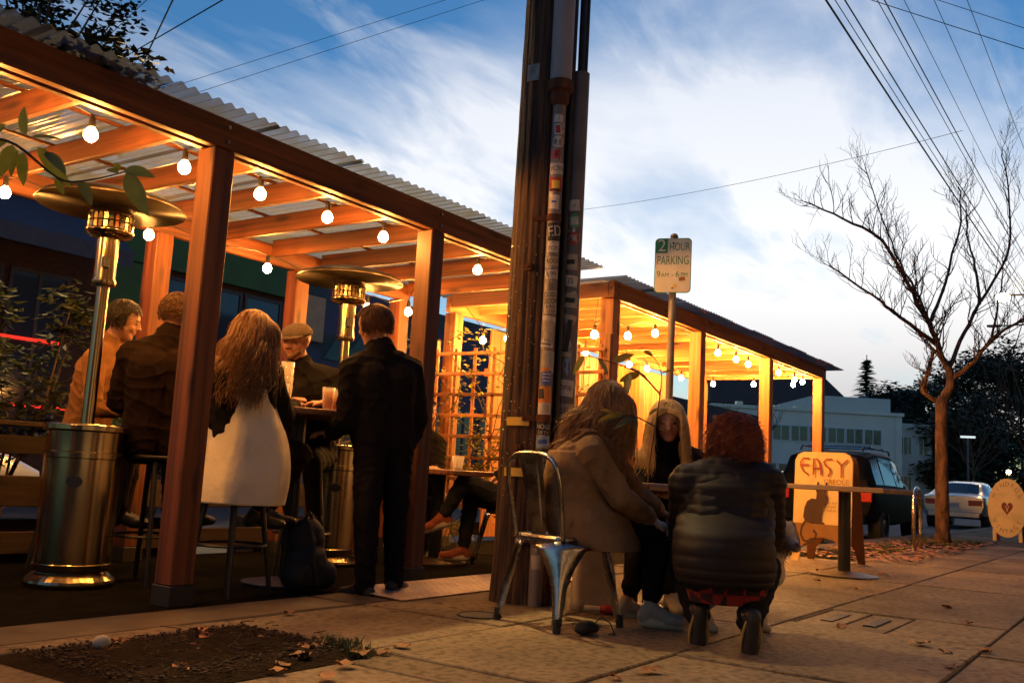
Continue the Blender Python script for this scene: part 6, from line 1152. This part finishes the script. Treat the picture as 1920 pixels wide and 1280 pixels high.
# P3
p, h, fr, rt = person('P3', 'woman with long light hair, black top and a white coat on a bar stool', RT * .75 + FW * .62, BLKC, DBRN, SHD, sex='f', tt=.03, bare=.8, toes=(RT * .8 + FW * .3,) * 2)
pv = V(J['P3']['pelvis']); c3 = V(J['P3']['chest'])
loft(p, rt, [(at3(c3, -.02, 0, -.02), RT * .175, FW * .145), (at3(pv, -.025, 0, .16), RT * .208, FW * .175), (at3(pv, .015, .02, .05), RT * .215, FW * .20), (at3(pv, .025, .03, -.10), RT * .238, FW * .23), (at3(pv, .02, .02, -.24), RT * .243, FW * .24), (at3(pv, .012, .01, -.345), RT * .238, FW * .235)], OFFW, 'coat', fn=lambda a, t, i: 1 + .075 * t * (1 - abs(math.sin(3.5 * a + 1.2 + .8 * t))) ** 1.5 - .02 * t + .03 * t * (1 - abs(math.sin(6.5 * a + 2 + 1.5 * t))) ** 2 + .022 * math.exp(-((t - .42) / .10) ** 2) * math.sin(4 * a) + .010 * math.sin(22 * t + 3 * math.sin(2 * a + 1)) * (1 - t))
strand_hair(p, rt, fr, HLB, .44, 3600, 5, .10, back=(-RT * .9 - FW * .35), curl=.022, avoid=[(J['P3']['neck'], J['P3']['chest'], .155), (J['P3']['shN'], J['P3']['shF'], .10)])
# P4
p, h, fr, rt = person('P4', 'man in a flat cap and dark jacket facing us across the bar table', -FW * .85 - RT * .35, BLKC, BLKC, SHD, tt=.028, hands=(None, (-RT * .9 - FW * .2, (0, 0, -1))))
H, f, up_, sd = fr; m = MB(); CAPM = cloth('grey wool cap', (.12, .085, .06)); vs = []
for i in range(7):
    t = i / 6; zz_ = .045 + .078 * math.sin(t * math.pi / 2); r = .108 * math.cos(t * math.pi / 2 * .96)
    for q in range(28): a = 2 * math.pi * q / 28; e = 1 + .10 * max(0, math.sin(a)) * (1 - t); vs.append(H - rt + sd * r * math.cos(a) + f * (r * math.sin(a) * e - .008) + up_ * (zz_ - .012 * math.sin(a) * (1 - t)))
m.add(vs, [(i * 28 + q, i * 28 + (q + 1) % 28, (i + 1) * 28 + (q + 1) % 28, (i + 1) * 28 + q) for i in range(6) for q in range(28)] + [tuple(range(6 * 28, 7 * 28))])
vs = []
for q in range(13): a = math.pi * (q / 12); vs += [H - rt + sd * .098 * math.cos(a) + f * (.06 + .035 * math.sin(a)) + up_ * .05, H - rt + sd * .092 * math.cos(a) + f * (.065 + .085 * math.sin(a)) + up_ * .034]
m.add(vs, [(2 * i, 2 * i + 1, 2 * i + 3, 2 * i + 2) for i in range(12)]); cp = m.build('flat_cap', CAPM, p, smooth=True); cp.modifiers.new('t', 'SOLIDIFY').thickness = .006
bd = [(h(-.05, -.06, .05), h(0, -.098, .075), .022, .022, 0), (h(.05, -.06, .05), h(0, -.098, .075), .022, .022, 0), (h(-.02, -.038, .095), h(.02, -.038, .095), .008, .008, 0)]
merge(bd, [HBR], 'beard', p, .006, 3, off=rt)
# P5
p, h, fr, rt = person('P5', 'man in black standing at the bar table in front of the second post', -RT * .85 + FW * .45, BLKC, BLKC, SHD, tt=.035, tl=.02, hands=((-RT * .9 + FW * .2, (0, 0, -1)), None), toes=(-RT * .6 + FW * .4, RT * .2 + FW * .8))
short_hair(p, rt, fr, HBR, seed=6, ln=.05)
# P6, P10
SOCKM = mat('striped sock', (.65, .55, .42), .9); 
p, h, fr, rt = person('P6', 'person with crossed legs in dark jeans and rust shoes behind the pole', -RT * .9 - FW * .2, BLKC, JEAN, SHB, tt=.025, bare=.86, sock=SOCKM, sole=SOLE, toes=(-RT * .92 + V(0, 0, -.30), -RT * .95 - FW * .15), hands=((-RT * .6 + V(0, 0, -.5), (0, 0, -1)), None))
for k_, cm in enumerate((ORG, BLU, YEV)):
    kn_, an_ = V(J['P6']['knN']), V(J['P6']['anN']); c_ = kn_.lerp(an_, .90 + .045 * k_); ax = (an_ - kn_).normalized(); m = MB(); m.tube([c_ - rt - ax * .004, c_ - rt + ax * .006], .0405, 16, cap=False); m.build('sock_stripe', cm, p)
short_hair(p, rt, fr, HDK, seed=7, ln=.05)
p, h, fr, rt = person('P10', 'seated drinker in black half hidden behind the second post', -FW * .5 + RT * .8, BLKC, JEAN, SHD, tt=.025, toes=(-FW,) * 2)
short_hair(p, rt, fr, HDK, seed=8, ln=.05)
# P7
p, h, fr, rt = person('P7', 'woman in a tan blazer with long hair seated on the near steel chair', RT * .86 + FW * .5, BLZ, BLKC, SHW, sex='f', tt=.028, tl=.016, bare=.78, toes=(RT * .95 - FW * .1, RT * .95 + FW * .2), hands=((RT * .7 + V(0, 0, -.35), (0, 0, -1)), None), sole=SOLE)
c7, p7 = V(J['P7']['chest']), V(J['P7']['pelvis'])
loft(p, rt, [(at3(c7, -.01, 0, .04), RT * .16, FW * .185), (at3(c7, -.025, 0, -.08), RT * .175, FW * .185), (at3(p7, -.005, 0, .11), RT * .185, FW * .185), (at3(p7, .055, 0, .0), RT * .235, FW * .20), (at3(p7, .105, -.005, -.10), RT * .225, FW * .205), (at3(p7, .14, -.01, -.145), RT * .19, FW * .20)], BLZ, 'blazer_skirt', fn=lambda a, t, i: 1 + .03 * t * math.sin(5 * a + 2) + .02 * math.sin(3 * a + 9 * t) + .015 * math.sin(28 * t + 2 * math.sin(a)) * (1 - t))
strand_hair(p, rt, fr, HLB, .42, 3600, 9, .10, back=(-RT * .95 - FW * .2), curl=.022, avoid=[(J['P7']['neck'], J['P7']['chest'], .15), (J['P7']['shN'], J['P7']['shF'], .095)])
# P8
p, h, fr, rt = person('P8', 'blonde woman in black facing us behind the small table', -FW * .93 - RT * .1 + V(0, 0, -.15), BLKC, BLKC, SHW, sex='f', tt=.022, bare=.85, toes=(-FW * .9 + RT * .2,) * 2, browm=mat('fair brow', (.3, .18, .08), .8))
strand_hair(p, rt, fr, HBL, .40, 3400, 10, .05, back=(FW * .2), curl=.012, avoid=[(J['P8']['neck'], J['P8']['chest'], .10), (J['P8']['shN'], J['P8']['shF'], .085)])
# P9
p, h, fr, rt = person('P9', 'crouching person with auburn hair in a dark quilted jacket with their back to us', FW * .95 + RT * .15 + V(0, 0, -.2), PUFF, BLKC, SHD, tt=.045, tl=.02, bare=1.0, toes=(V(-.15, .1, 0) * 0 + FW * .25 + V(0, 0, -.75), FW * .25 + V(0, 0, -.75)), sole=mat('dark tread sole', (.03, .025, .02), .8), quilt=.007)
n9, c9, p9 = V(J['P9']['neck']), V(J['P9']['chest']), V(J['P9']['pelvis'])
qn = 13
loft(p, rt, [(at3(n9, .0, -.01, .03), RT * .085, FW * .085), (at3(n9, -.01, -.02, -.03), RT * .16, FW * .12), (at3(c9, .0, -.01, .045), RT * .205, FW * .155), (at3(c9, .0, -.02, -.07), RT * .225, FW * .18), (at3(p9, .0, .03, .14), RT * .232, FW * .205), (at3(p9, .0, .0, .0), RT * .235, FW * .21), (at3(p9, .005, .0, -.075), RT * .215, FW * .19)], PUFF, 'quilted_jacket', n=64, sub=16, fn=lambda a, t, i: 1 + .03 * abs(math.sin(math.pi * qn * t)) ** .6 - .01 + .004 * math.sin(14 * a + 5 * math.sin(7 * t)) * abs(math.sin(math.pi * qn * t)))
PLAID = bpy.data.materials.new('red plaid'); t_, b_ = nodes_of(PLAID); nn_ = t_.nodes; tcn = nn_.new('ShaderNodeTexCoord'); ck = nn_.new('ShaderNodeTexChecker'); ck.inputs['Scale'].default_value = 16; ck.inputs['Color1'].default_value = (.22, .012, .01, 1); ck.inputs['Color2'].default_value = (.025, .008, .008, 1); t_.links.new(tcn.outputs['Object'], ck.inputs['Vector']); t_.links.new(ck.outputs[0], b_.inputs['Base Color']); b_.inputs['Roughness'].default_value = .95
loft(p, rt, [(at3(p9, .015, .02, -.04), RT * .20, FW * .16), (at3(p9, .018, .02, -.10), RT * .19, FW * .15), (at3(p9, .02, .02, -.165), RT * .17, FW * .14)], PLAID, 'plaid_shirt_tail', fn=lambda a, t, i: 1 + .04 * t * math.sin(6 * a))
strand_hair(p, rt, fr, HRD, .15, 3800, 12, .05, curl=.02, lift=.03)
for q in 'NF':                                                   # pale rim round each sole
    an_ = V(J['P9']['an' + q]); td = (FW * .25 + V(0, 0, -.75)).normalized(); dn = (V(0, 0, -1) - td * V(0, 0, -1).dot(td)).normalized(); sx = td.cross(dn).normalized(); m = MB(); pts = []
    for k_ in range(24): a = 2 * math.pi * k_ / 24; ll = math.cos(a); pts.append(an_ - rt + td * (.065 + .118 * ll) + dn * (.058 + .006 * (1 - abs(ll))) + sx * (.044 * math.sin(a) * (1 + .12 * ll)))
    m.tube(pts, .006, 6, closed=True); m.build('shoe_rim', mat('yellow rubber rim', (.5, .33, .08), .6), p)
# ------------------------------------------------------------------ dog
dgt = thing('dog', 'small white and tan dog standing in front of the crouching person', 'dog', (5.008, 1.873, 0)); off = V(5.03, 1.84, 0); pr = []
B0, B1 = V(5.0, 2.02, .34), V(5.06, 1.72, .36)
def dc(a, b, ra, rb, tg=0): pr.append((V(a), V(b), ra, rb, tg))
dc(B0, B0.lerp(B1, .5) + V(0, 0, .0), .088, .085); dc(B0.lerp(B1, .5), B1, .085, .105); dc(B1 + V(0, 0, -.02), B1 + V(.0, -.03, -.05), .10, .085)
dc(B1, V(5.085, 1.66, .46), .082, .066); HD = V(5.06, 1.622, .515); dc(V(5.085, 1.66, .45), HD, .066, .072); MZ = HD + V(-.06, -.075, -.05); dc(HD, MZ, .05, .034); dc(MZ, MZ + V(-.018, -.02, -.008), .034, .028); dc(MZ + V(-.03, -.032, .004), MZ + V(-.032, -.034, .004), .016, .015, 2)
for s_ in (-1, 1): ex = V(-.6, .5, 0).normalized() * s_ * .055; dc(HD + ex + V(.01, .01, .045), HD + ex * 1.6 + V(0, 0, -.04), .026, .018, 1); dc(HD + ex * .6 + V(-.035, -.04, .012), HD + ex * .6 + V(-.037, -.042, .012), .011, .011, 2)
for bx, by, fx, fy, hind in ((4.94, 2.02, 4.875, 1.925, True), (5.08, 2.05, 5.06, 2.03, True), (5.00, 1.74, 4.965, 1.735, False), (5.12, 1.74, 5.11, 1.73, False)):
    if hind: kn_ = V(fx + .02, fy - .05, .21); hk = V(fx + .01, fy + .045, .11); dc((bx, by, .30), kn_, .06, .04); dc(kn_, hk, .036, .022); dc(hk, (fx, fy, .025), .021, .02)
    else: dc((bx, by, .30), (fx, fy + .01, .15), .045, .028); dc((fx, fy + .01, .15), (fx, fy, .025), .026, .021)
    dc((fx, fy, .02), (fx - .02, fy - .03, .018), .024, .020)
dc(B0 + V(0, .06, .04), B0 + V(.0, .14, .12), .025, .018); dc(B0 + V(0, .14, .12), B0 + V(.0, .12, .2), .018, .012)
DOGW = mat('white dog fur', (.55, .50, .42), .9, dark=(.30, .22, .14), scale=6, thr=(.35, .55)); DOGT = mat('tan dog fur', (.25, .14, .07), .9)
merge(pr, [DOGW, DOGT, EYE], 'body', dgt, .008, 4, off=off)
fu_ = MB(); rg = random.Random(6)
for a, b, ra, rb, tg in pr[:6]:
    for _ in range(130):
        t = rg.random(); d = V(rg.gauss(0, 1), rg.gauss(0, 1), rg.gauss(0, 1)); ax = (b - a).normalized(); d = (d - ax * d.dot(ax)).normalized(); p0 = a.lerp(b, t) + d * (ra + (rb - ra) * t) * .93 - off; e = p0 + d * .022 + V(rg.uniform(-.012, .012), rg.uniform(-.012, .012), -.016); w = ax * .004; fu_.add([p0 - w, p0 + w, e], [(0, 1, 2)])
tag(fu_.build('fur', DOGW, dgt), kind='stuff')
